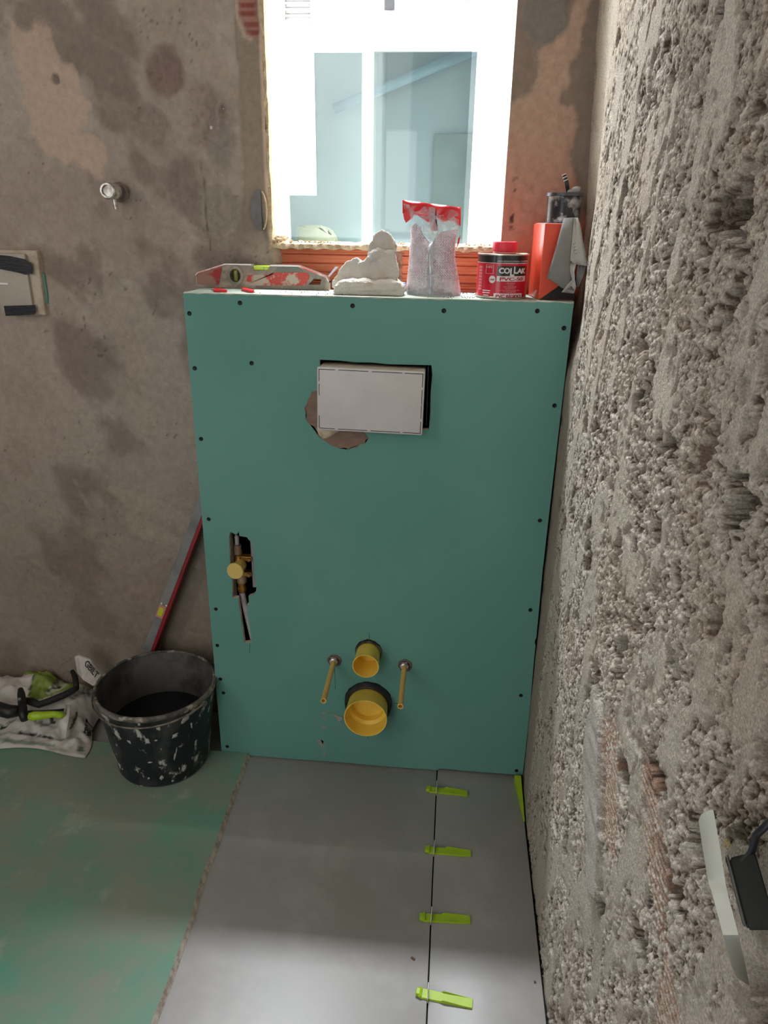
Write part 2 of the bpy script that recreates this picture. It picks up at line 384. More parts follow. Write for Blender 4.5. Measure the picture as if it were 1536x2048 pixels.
C = mixc(C, L3(58, 44, 36), dk*sst(Z, 1.31, 1.34)*sst(Z, 1.44, 1.41)*sst(fbm(X, Z, 110, 2, 61), 0.45, 0.6)*0.9)
# bare brick under the sill
bz = (Z > 1.15) & (Z < WZ0)
m = sst(X, 0.155+(fine-0.5)*0.02, 0.172+(fine-0.5)*0.02)*sst(X, 0.655, 0.651)*bz
H = H*(1-m)-0.022*m
m2 = sst(X, 0.143, 0.150)*(1-m)*bz*sst(X, 0.25, 0.24); C = mixc(C, L3(186, 166, 142), m2*0.7); H += m2*(fine-0.5)*0.008
edge = sst(np.minimum(np.abs(X-xs[0]), 1), 0, 0.001)
P = np.stack([X, D-H, Z], -1)
xc = (xs[:-1]+xs[1:])/2; zc = (zs[:-1]+zs[1:])/2
keep = ~((xc[:, None] > WX0-0.0001) & (xc[:, None] < WX1) & (zc[None, :] > WZ0) & (zc[None, :] < WZ1))
M_plaster = attr_mat('old_cement_plaster', 0.92, 320, 0.55, 0.0016, 0.13, 70)
obj('wall_back', grid_mesh('wall_back', P, C, keep), M_plaster, kind='structure')

# brick course under the window: two ribbed hollow bricks with a mortar joint
M_brick = mat('orange_brick', lin(206, 122, 90), 0.85, col2=lin(190, 106, 78), nscale=24, mix=(0.35, 0.7), col3=lin(206, 150, 122), n3scale=34, mix3=(0.6, 0.72), bump=0.5, bscale=200, bdist=0.001, spec=0.15, stretch=(0.3, 1, 1))
for k, (x0, x1) in enumerate(((0.150, 0.424), (0.441, 0.66))):
    prof = []; z = 1.170; ztop = 1.279
    n = 110
    for i in range(n+1):
        zz = z+(ztop-z)*i/n; ph = ((zz-1.171) % 0.0187)/0.0187
        prof.append((D+0.0125+(0.0045 if ph < 0.09 else 0.0)+0.0006*sin(zz*900), zz))
    bm = NB(); pts = [(x0, y, zz) for y, zz in prof]+[(x0, D+0.10, ztop), (x0, D+0.10, z)]
    prism(bm, pts, (x1-x0, 0, 0)); obj('trim_%d' % (k+1), bm, M_brick, kind='structure')
# mortar: bed on the bricks, joint between them, rough lumps
bm = NB()
def lumpy(bm, lo, hi, n, seed, amp):
    rs = random.Random(seed); vs = box(bm, lo, hi)
    es = list({e for v in vs for e in v.link_edges}); bmesh.ops.subdivide_edges(bm, edges=es, cuts=n, use_grid_fill=True)
    for v in bm.verts: v.co += Vector((rs.uniform(-amp, amp), rs.uniform(-amp, amp), rs.uniform(-amp, amp)))
lumpy(bm, (0.4235, D+0.010, 1.175), (0.4415, D+0.05, 1.28), 14, 5, 0.002)
obj('trim_3', bm, mat('grey_joint_mortar', lin(184, 150, 128), 0.95, col2=lin(140, 98, 80), nscale=60, bump=1, bscale=130, bdist=0.004), kind='structure')
def slab_grid(x0, x1, y0, y1, z, nx, ny, amp, seed):
    xx = np.linspace(x0, x1, nx); yy = np.linspace(y0, y1, ny); A, B = np.meshgrid(xx, yy, indexing='ij')
    hh = z+(fbm(A, B, 60, 4, seed)-0.5)*amp
    return [[(A[i, j], B[i, j], hh[i, j]) for j in range(ny)] for i in range(nx)]
bm = NB(); P_ = slab_grid(WX0-0.004, WX1+0.004, D-0.004, 0.37, 1.288, 130, 30, 0.008, 71)
fr = [[(x+0, D-0.003+0.002*sin(x*300), 1.277+0.0015*sin(x*170)) for x, y, z in [row[0]]][0] for row in P_]
grid_surf(bm, [[f]+row for f, row in zip(fr, P_)]); obj('trim_4', bm, M_cream, kind='structure', smooth=True)

# ------------------------------------------------------------------ structure: window opening reveals
bm = NB(); box(bm, (WX0-0.14, D+0.012, WZ0-0.03), (WX0, 0.365, WZ1)); obj('trim_5', bm, M_paint, kind='structure')
bm = NB(); box(bm, (WX1, D+0.010, WZ0-0.03), (WX1+0.14, 0.365, WZ1)); obj('trim_6', bm, M_paint, kind='structure')
bm = NB(); box(bm, (WX0-0.14, D+0.012, WZ1), (WX1+0.14, 0.365, WZ1+0.12)); obj('trim_7', bm, M_paint, kind='structure')
bm = NB(); rs = random.Random(3)   # ragged cream edge of the left reveal
pts = []
for i in range(60):
    z = 1.285+i*0.0175; pts.append([(WX0+0.0-rs.uniform(0, 0.003), D-0.005+rs.uniform(-0.001, 0.002), z), (WX0+0.004+rs.uniform(0, 0.003), D-0.004+rs.uniform(-0.002, 0.002), z), (WX0+0.0035, D+0.03, z)])
grid_surf(bm, pts); obj('trim_8', bm, M_cream, kind='structure')
# core of the wall below and around the opening (keeps the daylight out)
bm = NB()
box(bm, (-1.6, 0.26, -0.1), (1.1, 0.36, 1.255)); box(bm, (-1.6, 0.21, 1.2), (WX0-0.13, 0.36, 3.3)); box(bm, (WX1+0.13, 0.21, 1.2), (1.1, 0.36, 3.3)); box(bm, (-1.6, 0.21, 2.95), (1.1, 0.36, 4.5))
obj('wall_outer', bm, M_facade, kind='structure')

# ------------------------------------------------------------------ structure: right wall (hacked-off rough render)
ys = axis_coords((-2.68, -1.40, 0.03), (-1.40, -1.25, 0.003), (-1.25, -0.12, 0.0017), (-0.12, 0.19, 0.0032))
zs = axis_coords((-0.01, 0.22, 0.005), (0.22, 1.78, 0.0018), (1.78, 3.06, 0.03))
Y, Z = np.meshgrid(ys, zs, indexing='ij')
def wall_x(y, z): return 0.7985+0.034*sst(y, -0.16, 0.05)*sst(z, 1.02, 1.2)*(0.4+0.6*sst(z, 1.75, 1.25))+0.004*sst(y, -0.06, -0.01)
n1 = fbm(Y, Z, 265, 2, 3, 0.5); n2 = fbm(Y, Z, 46, 4, 5); n3 = fbm(Y, Z, 120, 2, 7)
tro = fbm(Y*1.1+Z*0.35, Z*0.42-Y*0.2, 19, 4, 9)                       # trowelled islands
smo = sst(tro, 0.57, 0.60)
smo = np.maximum(smo, sst(Y, -0.15, -0.09)*0.9)
hole = sst(fbm(Y, Z, 22, 3, 14), 0.315, 0.25)
pit = sst(n2, 0.37, 0.28)
rough = (n1-0.5)*0.0075+(n2-0.5)*0.006+(n3-0.5)*0.0065
fade = 0.40+0.60*sst(Y, -0.22, -0.75)
fade = fade*(0.55+0.45*sst(Z, 1.70, 1.15))
H = rough*(1-smo)*fade+smo*(0.0016+(fbm(Y, Z, 12, 3, 15)-0.5)*0.004+(n1-0.5)*0.0012)
H -= (hole*0.012+pit*0.005)*fade*(1-0.7*smo)
C = np.ones(Y.shape+(3,))*L3(214, 202, 185)
C = mixc(C, L3(246, 237, 222), sst(n1*0.65+n3*0.35, 0.52, 0.62)*(1-smo)*0.9)  # grains paler and crevices darker: relief shading put into the colour
C = mixc(C, L3(104, 88, 74), sst(n1*0.65+n3*0.35, 0.47, 0.36)*(1-smo)*0.95)
C = mixc(C, L3(216, 206, 190), smo*0.85)
C = mixc(C, L3(76, 58, 46), np.clip(hole+pit*0.45, 0, 1)*0.7*(1-0.7*smo))  # pits brown from the brick, with shade painted in
C = mixc(C, L3(206, 182, 160), sst(fbm(Y, Z, 8, 4, 19), 0.56, 0.66)*0.25)
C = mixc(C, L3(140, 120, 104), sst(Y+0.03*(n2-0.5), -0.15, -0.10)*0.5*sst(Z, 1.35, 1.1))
# deep chips, cut in and coloured dark to deepen their shade
for cy, cz, ry, rz, dp in ((-0.165, 1.20, 0.011, 0.033, 0.016), (-0.355, 1.345, 0.012, 0.042, 0.016), (-0.17, 1.61, 0.012, 0.014, 0.010), (-0.845, 1.345, 0.036, 0.028, 0.02), (-0.96, 1.13, 0.022, 0.035, 0.022), (-0.60, 1.13, 0.016, 0.016, 0.012), (-0.62, 0.93, 0.02, 0.03, 0.016), (-0.70, 0.83, 0.02, 0.03, 0.018),
                          (-0.795, 0.72, 0.035, 0.020, 0.022), (-0.90, 0.80, 0.03, 0.022, 0.03), (-1.03, 0.84, 0.03, 0.03, 0.03), (-0.50, 0.52, 0.018, 0.03, 0.014), (-0.56, 0.36, 0.02, 0.03, 0.016), (-0.78, 0.50, 0.03, 0.02, 0.016), (-0.95, 0.62, 0.03, 0.02, 0.02), (-0.66, 0.62, 0.05, 0.012, 0.016), (-0.44, 1.52, 0.012, 0.02, 0.010), (-0.70, 1.52, 0.016, 0.02, 0.012), (-0.22, 1.66, 0.01, 0.018, 0.01), (-0.26, 0.83, 0.01, 0.02, 0.012), (-0.34, 0.68, 0.012, 0.02, 0.012), (-0.28, 1.02, 0.008, 0.02, 0.012)):
    rr = np.hypot((Y-cy)/ry, (Z-cz)/rz)+(n2-0.5)*1.2+(n1-0.5)*0.5; mm = sst(rr, 1.1, 0.7); H -= mm*dp*1.3; C = mixc(C, L3(56, 43, 35), mm*0.95)
# ribbed brick laid bare
for poly in ([(-0.66, 0.70), (-0.74, 0.75), (-0.80, 0.66), (-0.83, 0.60), (-0.76, 0.58)], [(-0.84, 0.80), (-0.90, 0.80), (-0.99, 0.74), (-1.0, 0.68), (-0.93, 0.70)], [(-1.0, 0.70), (-1.1, 0.66), (-1.12, 0.60), (-1.02, 0.60)]):
    mm = blurpoly(Y, Z, poly, 0.012); rb = np.sin((Z+Y*0.06)*2*pi/0.0085)
    H = H*(1-mm)+mm*(0.0+rb*0.0012+(n1-0.5)*0.002); C = mixc(C, L3(196, 160, 140), mm*(0.75-0.6*sst(n1, 0.5, 0.62)))
# smooth cement dab
SD = [(-0.62, 0.72), (-0.68, 0.705), (-0.74, 0.62), (-0.80, 0.50), (-0.76, 0.47), (-0.68, 0.54), (-0.62, 0.60)]
mm = blurpoly(Y, Z, SD, 0.006); H = H*(1-mm)+mm*(0.010+(fbm(Y*0.3, Z, 60, 3, 77)-0.5)*0.003); C = mixc(C, L3(212, 206, 194), mm)
# cavity of the socket box
mm = sst(np.maximum(np.abs(Y+1.235)/0.075, np.abs(Z-0.90)/0.060)+(n2-0.5)*0.4, 1.15, 0.95); H = H*(1-mm)-mm*0.045; C = mixc(C, L3(120, 108, 96), mm*0.7)
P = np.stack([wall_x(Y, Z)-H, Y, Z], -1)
M_rough = attr_mat('hacked_cement_render', 0.95, 420, 1.0, 0.0045, 0.42, 420)  # fine colour noise matches the bump, adding painted crevice shade
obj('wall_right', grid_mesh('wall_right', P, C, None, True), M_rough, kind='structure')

# rest of the room
M_side = mat('grey_brown_plaster', lin(140, 128, 116), 0.95, col2=lin(118, 106, 94), nscale=5, bump=0.5, bscale=120, bdist=0.002, spec=0.1)
bm = NB(); box(bm, (0.86, -2.75, -0.1), (0.98, 0.3, 3.1)); obj('wall_right_core', bm, M_side, kind='structure')
bm = NB(); box(bm, (-1.5, -2.75, -0.1), (-1.39, 0.3, 3.1)); obj('wall_left', bm, M_side, kind='structure')
bm = NB(); box(bm, (0.15, -2.75, -0.1), (0.98, -2.66, 3.1)); box(bm, (-1.5, -2.75, -0.1), (-0.85, -2.66, 3.1)); box(bm, (-0.85, -2.75, 2.1), (0.15, -2.66, 3.1)); obj('wall_front', bm, M_side, kind='structure')
bm = NB(); box(bm, (-1.5, -2.75, 3.04), (1.0, 0.3, 3.15)); obj('ceiling', bm, M_ceil, kind='structure')

# ------------------------------------------------------------------ light shaft outside: opposite facade with a sliding window
OY = 1.50
pL, pR, pT, pB = -0.103, 0.574, 1.905, 0.95
bm = NB()
box(bm, (-2.2, OY, -0.5), (-0.16, OY+0.12, 4.5)); box(bm, (0.66, OY, -0.5), (2.2, OY+0.12, 4.5)); box(bm, (-0.16, OY, 1.965), (0.66, OY+0.12, 4.5)); box(bm, (-0.16, OY, -0.5), (0.66, OY+0.12, 0.90))
obj('wall_shaft_opposite', bm, M_facade, kind='structure')
bm = NB(); box(bm, (-1.3, 0.36, -0.5), (-1.2, OY, 4.5)); obj('wall_shaft_left', bm, M_facade, kind='structure')
bm = NB(); box(bm, (1.5, 0.36, -0.5), (1.6, OY, 4.5)); obj('wall_shaft_right', bm, M_facade, kind='structure')
bm = NB(); box(bm, (-1.3, 0.36, -0.6), (1.6, OY+0.9, -0.5)); obj('floor_shaft', bm, M_facade, kind='structure')
M_pvc = mat('white_pvc', lin(246, 247, 248), 0.35, col2=lin(240, 242, 243), nscale=5)
def wframe(x0, x1, z0, z1, w, y0, y1, bm):
    box(bm, (x0, y0, z0), (x0+w, y1, z1), 0.003); box(bm, (x1-w, y0, z0), (x1, y1, z1), 0.003)
    box(bm, (x0+w, y0, z1-w), (x1-w, y1, z1), 0.003); box(bm, (x0+w, y0, z0), (x1-w, y1, z0+w), 0.003)
win = bpy.data.objects.new('window_1', None); COL.objects.link(win); win.location = (0.24, OY, 0.90); win['kind'] = 'structure'
bm = NB(); wframe(-0.160, 0.660, 0.90, 1.965, 0.022, OY-0.035, OY+0.08, bm); obj('window_frame', bm, M_pvc, win)
bm = NB(); wframe(-0.140, 0.222, 0.915, 1.945, 0.036, OY+0.012, OY+0.045, bm); obj('sash', bm, M_pvc, win)
bm = NB(); wframe(0.188, 0.640, 0.915, 1.947, 0.0415, OY-0.024, OY+0.008, bm); obj('sash', bm, M_pvc, win)
def glass(name, tint, fac):
    m = bpy.data.materials.new(name); m.use_nodes = True; nt = m.node_tree; nt.nodes.clear()
    o = nd(nt, 'ShaderNodeOutputMaterial'); t = nd(nt, 'ShaderNodeBsdfTransparent'); t.inputs[0].default_value = tint
    g = nd(nt, 'ShaderNodeBsdfGlossy'); g.inputs['Roughness'].default_value = 0.03; mx = nd(nt, 'ShaderNodeMixShader'); mx.inputs[0].default_value = fac
    nt.links.new(t.outputs[0], mx.inputs[1]); nt.links.new(g.outputs[0], mx.inputs[2]); nt.links.new(mx.outputs[0], o.inputs[0]); return m
M_glass = glass('tinted_pane', (0.72, 0.76, 0.755, 1), 0.05)
bm = NB(); box(bm, (-0.105, OY+0.027, 0.95), (0.187, OY+0.031, 1.910)); obj('glass_pane', bm, M_glass, win)
bm = NB(); box(bm, (0.229, OY-0.010, 0.95), (0.579, OY-0.006, 1.906)); obj('glass_pane', bm, M_glass, win)
# room behind it: pale blue-green wall, a pale sack on the floor; white panel, grey slab, slanted rod imitate reflections
bm = NB(); box(bm, (-0.6, 1.80, 0.2), (0.205, 1.83, 2.35)); obj('wall_neighbour_left', bm, mat('pale_aqua_wall', lin(218, 230, 227), 0.9, col2=lin(222, 232, 229), nscale=2), kind='structure')
bm = NB(); box(bm, (0.205, 1.80, 0.2), (1.1, 1.83, 2.35)); obj('wall_neighbour_right', bm, mat('pale_blue_wall', lin(200, 208, 211), 0.9, col2=lin(204, 211, 213), nscale=2), kind='structure')
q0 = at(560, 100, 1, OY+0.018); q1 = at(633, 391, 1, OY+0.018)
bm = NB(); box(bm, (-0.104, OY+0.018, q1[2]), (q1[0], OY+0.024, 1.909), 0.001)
obj('painted_reflection', bm, mat('reflection_white', lin(250, 248, 250), 0.8), label='white panel imitating a reflection in the upper left part of the left pane of the opposite window', cat='reflection_panel')  # bright reflection in the pane, drawn as a white panel
q0 = at(869, 267, 1, 1.77); q1 = at(960, 500, 1, 1.77)
bm = NB(); box(bm, (q0[0], 1.77, 0.2), (q0[0]+0.5, 1.795, q0[2]), 0.003); obj('reflected_opening_1', bm, mat('grey_green_reflection', lin(172, 180, 176), 0.7), kind='structure')  # grey slab standing in for an opening reflected in the right pane
bm = NB(); a = at(735, 190, 1, 1.75); b = at(970, 92, 1, 1.75); d = b-a
cyl(bm, a-d*0.3, b+d*0.3, 0.019); obj('pipe_reflection', bm, mat('pale_pipe_reflection', lin(196, 216, 224), 0.6), label='pale slanted rod imitating a pipe reflected in the right pane of the opposite window', cat='pipe', smooth=True)  # reflected streak, drawn as a rod behind the glass
bm = NB()
pts = [at(*p, 1, 1.66) for p in ((597, 500), (599, 455), (615, 450), (645, 451), (662, 458), (674, 475), (680, 500))]
prism(bm, [(p[0], 1.62, p[2]) for p in pts], (0, 0.06, 0)); bmesh.ops.bevel(bm, geom=list(bm.edges), offset=0.006, segments=2, affect='EDGES')
obj('paper_sack', bm, mat('beige_paper', lin(226, 214, 180), 0.85, col2=lin(206, 200, 170), nscale=20), label='beige rounded sack behind the bottom of the left opposite pane', cat='sack')
bm = NB(); box(bm, (-0.20, 1.60, 1.18), (0.185, 1.70, float(pts[0][2])-0.001)); obj('trim_9', bm, M_facade, kind='structure')
# louvred vent and brackets on the facade
v = thing('vent_grille', 'white louvred vent grille on the facade above the opposite window', 'vent', (-0.06, OY, 1.99))
a = at(566, 46, 1, OY-0.01); b = at(624, 46, 1, OY-0.01)
bm = NB(); wframe(a[0], b[0]+0.004, a[2], a[2]+0.20, 0.010, OY-0.014, OY, bm); obj('frame', bm, mat('vent_white', lin(120, 118, 112), 0.6), v)
for k in range(9):
    bm = NB(); z = a[2]+0.018+k*0.019; prism(bm, [(a[0]+0.008, OY-0.002, z+0.010), (a[0]+0.008, OY-0.012, z), (a[0]+0.008, OY-0.012, z+0.002), (a[0]+0.008, OY-0.002, z+0.013)], (b[0]-a[0]-0.012, 0, 0)); obj('slat', bm, bpy.data.materials['vent_white'], v)
for (x0, y0, x1, y1), lb in (((768, -30, 790, 21), 'black bracket on the white facade over the opposite window'), ((926, -30, 940, 0), 'small dark bracket at the top edge of the facade, right of the other')):
    a = at(x0, y1, 1, OY-0.03); b = at(x1, y0, 1, OY-0.03); t = thing('wall_bracket', lb, 'bracket', ((a[0]+b[0])/2, OY, a[2]), 'brackets on the facade')
    bm = NB(); box(bm, (a[0], OY-0.035, a[2]), (b[0], OY-0.02, b[2]), 0.003); obj('plate', bm, M_dark, t)
    bm = NB(); box(bm, (a[0]+0.008, OY-0.022, a[2]+0.012), (b[0]-0.008, OY, b[2]), 0.002); obj('arm', bm, M_dark, t)

# ------------------------------------------------------------------ boxed-in cistern frame clad in green plasterboard
BH, BT = 1.193, 0.0125
enc = thing('cistern_boxing', 'tall green plasterboard boxing for a wall-hung toilet, below the window', 'plasterboard boxing', (0.4, 0.09, 0))
outer = [(0.0, 0.004), (0.07, 0.004), (0.20, 0.003), (0.33, 0.005), (0.46, 0.003), (0.577, 0.004), (0.585, 0.010), (0.70, 0.009), (0.799, 0.010), (0.7995, 0.2), (0.7965, 0.36), (0.7965, 0.40), (0.7935, 0.405), (0.794, 0.415), (0.7965, 0.42), (0.7945, 0.6), (0.797, 0.9), (0.8, BH-0.003), (0.798, BH), (0.003, BH), (0.0, BH-0.003)]
def circ(cx, cz, r, n=28, jag=0.0, seed=1):
    rs = random.Random(seed); return [(cx+(r+rs.uniform(-jag, jag))*cos(2*pi*k/n), cz+(r+rs.uniform(-jag, jag))*sin(2*pi*k/n)) for k in range(n)]
plate_hole = [(0.2855, 1.063), (0.33, 1.0625), (0.36, 1.0600), (0.40, 1.0605), (0.43, 1.0580), (0.47, 1.0585), (0.522, 1.0590), (0.5245, 1.04), (0.5225, 1.0), (0.5235, 0.96), (0.522, 0.921), (0.50, 0.919), (0.285, 0.915)]
valve_hole = [(0.066, 0.654), (0.072, 0.652), (0.077, 0.648), (0.083, 0.651), (0.086, 0.657), (0.087, 0.645), (0.096, 0.644), (0.105, 0.643), (0.109, 0.636), (0.117, 0.630), (0.119, 0.612), (0.119, 0.537), (0.1215, 0.531), (0.120, 0.525), (0.122, 0.516), (0.120, 0.505), (0.118, 0.496), (0.109, 0.489), (0.1, 0.486), (0.1, 0.463), (0.095, 0.462), (0.0945, 0.44), (0.102, 0.357), (0.082, 0.353), (0.074, 0.48), (0.06, 0.479), (0.0605, 0.50), (0.062, 0.523), (0.060, 0.573), (0.0605, 0.60), (0.062, 0.642)]
FX, FZ, WXc, WZc = 0.3945, 0.349, 0.3955, 0.2015
RODS = ((0.3085, 0.320), (0.4845, 0.320))
holes = [plate_hole, valve_hole, circ(FX, FZ+0.004, 0.0335, 30, 0.0012), circ(WXc, WZc+0.002, 0.0605, 40, 0.0012, 4), circ(RODS[0][0]-0.0005, RODS[0][1]+0.001, 0.0145, 16, 0.002, 6), circ(RODS[1][0]+0.002, RODS[1][1]+0.001, 0.0155, 16, 0.003, 8)]
bm = NB(); sheet_holes(bm, outer, holes, lambda u, v: (u, 0.0, v), (0, BT, 0))
fp = obj('front_panel', bm, M_green, enc)
fp.data.materials.append(M_core)
for p in fp.data.polygons:      # cut edges show the gypsum core
    if abs(p.normal.y) < 0.5: p.material_index = 1
bm = NB(); box(bm, (0.0, BT+0.0003, 0.004), (BT, 0.160, BH-BT-0.001), 0.0008); obj('side_panel', bm, M_green, enc)
bm = NB(); box(bm, (0.0, BT+0.0005, BH-BT), (0.803, 0.162, BH), 0.001)
tp = obj('top_panel', bm, M_greentop, enc)
# frayed white paper edge along the top front corner
bm = NB(); rs = random.Random(9)
grid_surf(bm, [[(0.001+0.798*i/70, -0.0004, BH-0.001-rs.uniform(0, 0.0018)), (0.001+0.798*i/70, -0.0006, BH+0.0004), (0.001+0.798*i/70, 0.012, BH+0.0006)] for i in range(71)])
obj('paper_edge', bm, mat('torn_paper', lin(200, 196, 182), 0.9, col2=lin(170, 180, 165), nscale=60), enc)
for x0, x1 in ((0.03, 0.075), (0.725, 0.77)):       # studs seen only through the cuts
    pass
SC = [(0.01, 1.151), (0.12, 1.175), (0.356, 1.175), (0.543, 1.17), (0.73, 1.174), (0.786, 1.142), (0.138, 1.051), (0.012, 1.036), (0.013, 0.878), (0.016, 0.684), (0.016, 0.445), (0.012, 0.341), (0.013, 0.241), (0.018, 0.199), (0.017, 0.028), (0.783, 0.983), (0.777, 0.722), (0.776, 0.495), (0.774, 0.255), (0.782, 0.023)]
s0 = None
for x, z in SC:
    if s0 is None:
        bm = NB(); lathe(bm, (x, -0.0004, z), (0, -1, 0), [(0.0048, 0), (0.0046, 0.0004), (0.0036, 0.0003), (0.003, -0.0002), (0.0012, -0.0003), (0, -0.0003)], 20)
        s0 = obj('screw', bm, M_screw, enc, smooth=True); b0 = (x, z)
    else:
        c = s0.copy(); COL.objects.link(c); c.parent = enc; c.location = (x-b0[0], 0, z-b0[1])
# torn brown patch, putty smears, pencil lines
patch = [(0.290, 1.010), (0.277, 0.996), (0.267, 0.994), (0.263, 0.983), (0.258, 0.977), (0.2575, 0.971), (0.254, 0.964), (0.249, 0.957), (0.253, 0.947), (0.2545, 0.940), (0.252, 0.933), (0.261, 0.922), (0.271, 0.917), (0.275, 0.901), (0.286, 0.89), (0.304, 0.878), (0.325, 0.87), (0.340, 0.872), (0.346, 0.868), (0.352, 0.873), (0.365, 0.872), (0.370, 0.880), (0.383, 0.883), (0.384, 0.891), (0.391, 0.896), (0.383, 0.904), (0.375, 0.912), (0.284, 0.9125), (0.284, 1.0)]
bm = NB(); prism(bm, [(x, 0.0001, z) for x, z in patch], (0, -0.0006, 0))
obj('torn_paper_patch', bm, mat('brown_torn_paper', lin(136, 112, 98), 0.95, col2=lin(122, 100, 88), nscale=30, stretch=(1, 1, 3)), enc, 'brown patch where the green paper is torn away')
bm = NB(); prism(bm, [(x, -0.0006, z) for x, z in ((0.276, 0.915), (0.281, 0.898), (0.289, 0.890), (0.300, 0.893), (0.316, 0.903), (0.330, 0.9125), (0.284, 0.9126))], (0, -0.0015, 0))
obj('filler_blob', bm, mat('cream_filler', lin(196, 184, 160), 0.9, col2=lin(150, 132, 112), nscale=60), enc)
M_smear = mat('putty_smear', lin(158, 156, 142), 0.95, col2=lin(130, 140, 126), nscale=60)
def smear(poly, th=0.0008, s=600/260*0+5.9077):
    bm = NB(); q = [at(600+a/s, 1250+b/s, 1, 0.0) for a, b in poly]; prism(bm, [(p[0], 0.0001, p[2]) for p in q], (0, -th, 0)); obj('putty_smear', bm, M_smear, enc)
smear([(330, 1030), (390, 1045), (450, 1070), (505, 1085), (500, 1115), (465, 1140), (440, 1115), (400, 1060)], 0.002)
smear([(470, 1150), (485, 1150), (510, 1215), (498, 1212)]); smear([(235, 1050), (285, 1025), (310, 1040), (280, 1045), (248, 1062)])
smear([(240, 1070), (258, 1068), (270, 1085), (290, 1068), (305, 1105), (268, 1110), (262, 1090)]); smear([(250, 1200), (280, 1185), (310, 1200), (300, 1225), (262, 1222)])
smear([(190, 1330), (215, 1360), (245, 1355), (270, 1410), (278, 1370), (298, 1450), (285, 1468), (245, 1430), (205, 1370)]); smear([(268, 1490), (300, 1510), (315, 1555), (295, 1560), (278, 1520)])
M_pencil = mat('pencil', lin(34, 58, 52), 0.8)
for x0, z0, x1, z1 in ((0.3955, 0.405, 0.396, 0.384), (0.394, 0.138, 0.3945, 0.090), (0.310, 0.298, 0.3105, 0.235), (0.096, 0.352, 0.094, 0.325), (0.352, 0.205, 0.336, 0.206), (0.460, 0.205, 0.48, 0.206)):
    bm = NB(); w = 0.0006; prism(bm, [(x0-w, 0.0001, z0-w), (x0+w, 0.0001, z0+w), (x1+w, 0.0001, z1+w), (x1-w, 0.0001, z1-w)], (0, -0.0003, 0)); obj('pencil_mark', bm, M_pencil, enc)
# metal stud and an added black sheet that darkens the void behind the holes
bm = NB(); box(bm, (0.022, 0.155, 0.01), (0.792, 0.158, 1.175)); obj('void_shade_sheet', bm, M_void, enc)
bm = NB(); box(bm, (0.106, 0.022, 0.50), (0.150, 0.060, 0.628)); obj('stud', bm, mat('galvanised', lin(150, 150, 154), 0.5, 0.3), enc, 'grey galvanised stud behind the slot')

# flush plate cover box
t = thing('flush_plate_cover', 'pale rectangular plastic cover box sticking out of the green boxing', 'flush plate cover', (0.399, 0.0, 0.914))
PY = -0.036
def fpt(px, py): return at(px, py, 1, PY)
c4 = [fpt(633.5, 735), fpt(851, 742.5), fpt(844, 870), fpt(634.5, 861)]
z0 = (c4[2][2]+c4[3][2])/2; z1 = (c4[0][2]+c4[1][2])/2; x0 = (c4[0][0]+c4[3][0])/2; x1 = (c4[1][0]+c4[2][0])/2
Mp = Matrix.Translation(((x0+x1)/2, 0, (z0+z1)/2)) @ Matrix.Rotation(radians(0.8), 4, 'Y') @ Matrix.Translation((-(x0+x1)/2, 0, -(z0+z1)/2))
bm = NB(); box(bm, (x0+0.0015, PY+0.003, z0+0.0015), (x1-0.0015, 0.06, z1-0.0015), 0.003, Mp); obj('body', bm, M_coverside, t, smooth=False, auto=30)
bm = NB(); box(bm, (x0, PY, z0), (x1, PY+0.006, z1), 0.0026, Mp, 3); obj('front_face', bm, M_cover, t, auto=40)
M_slot = mat('slot_dark', lin(40, 34, 32), 0.9)
iw = 0.0045
def dash(a, b, vert, pos, th=0.0013):
    bm = NB()
    if vert: box(bm, (pos-th/2, PY-0.0003, a), (pos+th/2, PY+0.001, b), 0, Mp)
    else: box(bm, (a, PY-0.0003, pos-th/2), (b, PY+0.001, pos+th/2), 0, Mp)
    obj('perforation', bm, M_slot, t)
wx, wz = x1-x0, z1-z0
for a, b in ((0.02, 0.17), (0.20, 0.48), (0.51, 0.79), (0.815, 0.985)):
    dash(x0+wx*a, x0+wx*b, False, z1-iw); dash(x0+wx*a, x0+wx*b, False, z0+iw)
for a, b in ((0.04, 0.24), (0.56, 0.74), (0.78, 0.97)): dash(z0+wz*a, z0+wz*b, True, x0+iw)
for a, b in ((0.04, 0.22), (0.27, 0.48), (0.49, 0.72), (0.76, 0.97)): dash(z0+wz*a, z0+wz*b, True, x1-iw)
bm = NB(); lathe(bm, ((x0+x1)/2-0.001, PY-0.0002, (z0+z1)/2+0.001), (0, -1, 0), [(0.0036, 0), (0.0036, 0.0006), (0.0029, 0.0006), (0.0029, 0)], 20); obj('moulding_mark', bm, M_cover, t)
bm = NB(); box(bm, (0.5145, 0.010, 0.925), (0.5165, 0.060, 1.054)); obj('inner_liner', bm, mat('blue_liner', lin(40, 52, 84), 0.5), t, 'dark blue strip beside the cover')

# flush pipe plug, waste pipe plug, threaded-rod sleeves
t = thing('flush_pipe_plug', 'small yellow protective plug capping the flush pipe, upper of the two round ones', 'pipe plug', (FX, 0, FZ-0.03))
bm = NB(); lathe(bm, (FX, 0.02, FZ), (0, -1, 0), [(0.0270, 0), (0.0285, 0.02), (0.0312, 0.078), (0.0318, 0.080), (0.0300, 0.080), (0.0285, 0.04), (0.0262, 0.022), (0.0262, 0.016), (0, 0.016)], 48); obj('cap', bm, M_yellow, t, auto=40)
bm = NB(); lathe(bm, (FX+0.001, 0.004, FZ+0.002), (0, -1, 0), [(0.0288, 0.0), (0.0288, 0.009), (0.0325, 0.007), (0.0325, 0.0)], 36, closed=True); obj('sleeve_ring', bm, mat('dusty_grey_ring', lin(98, 92, 84), 0.8, col2=lin(40, 38, 36), nscale=40, mix=(0.45, 0.55)), t)
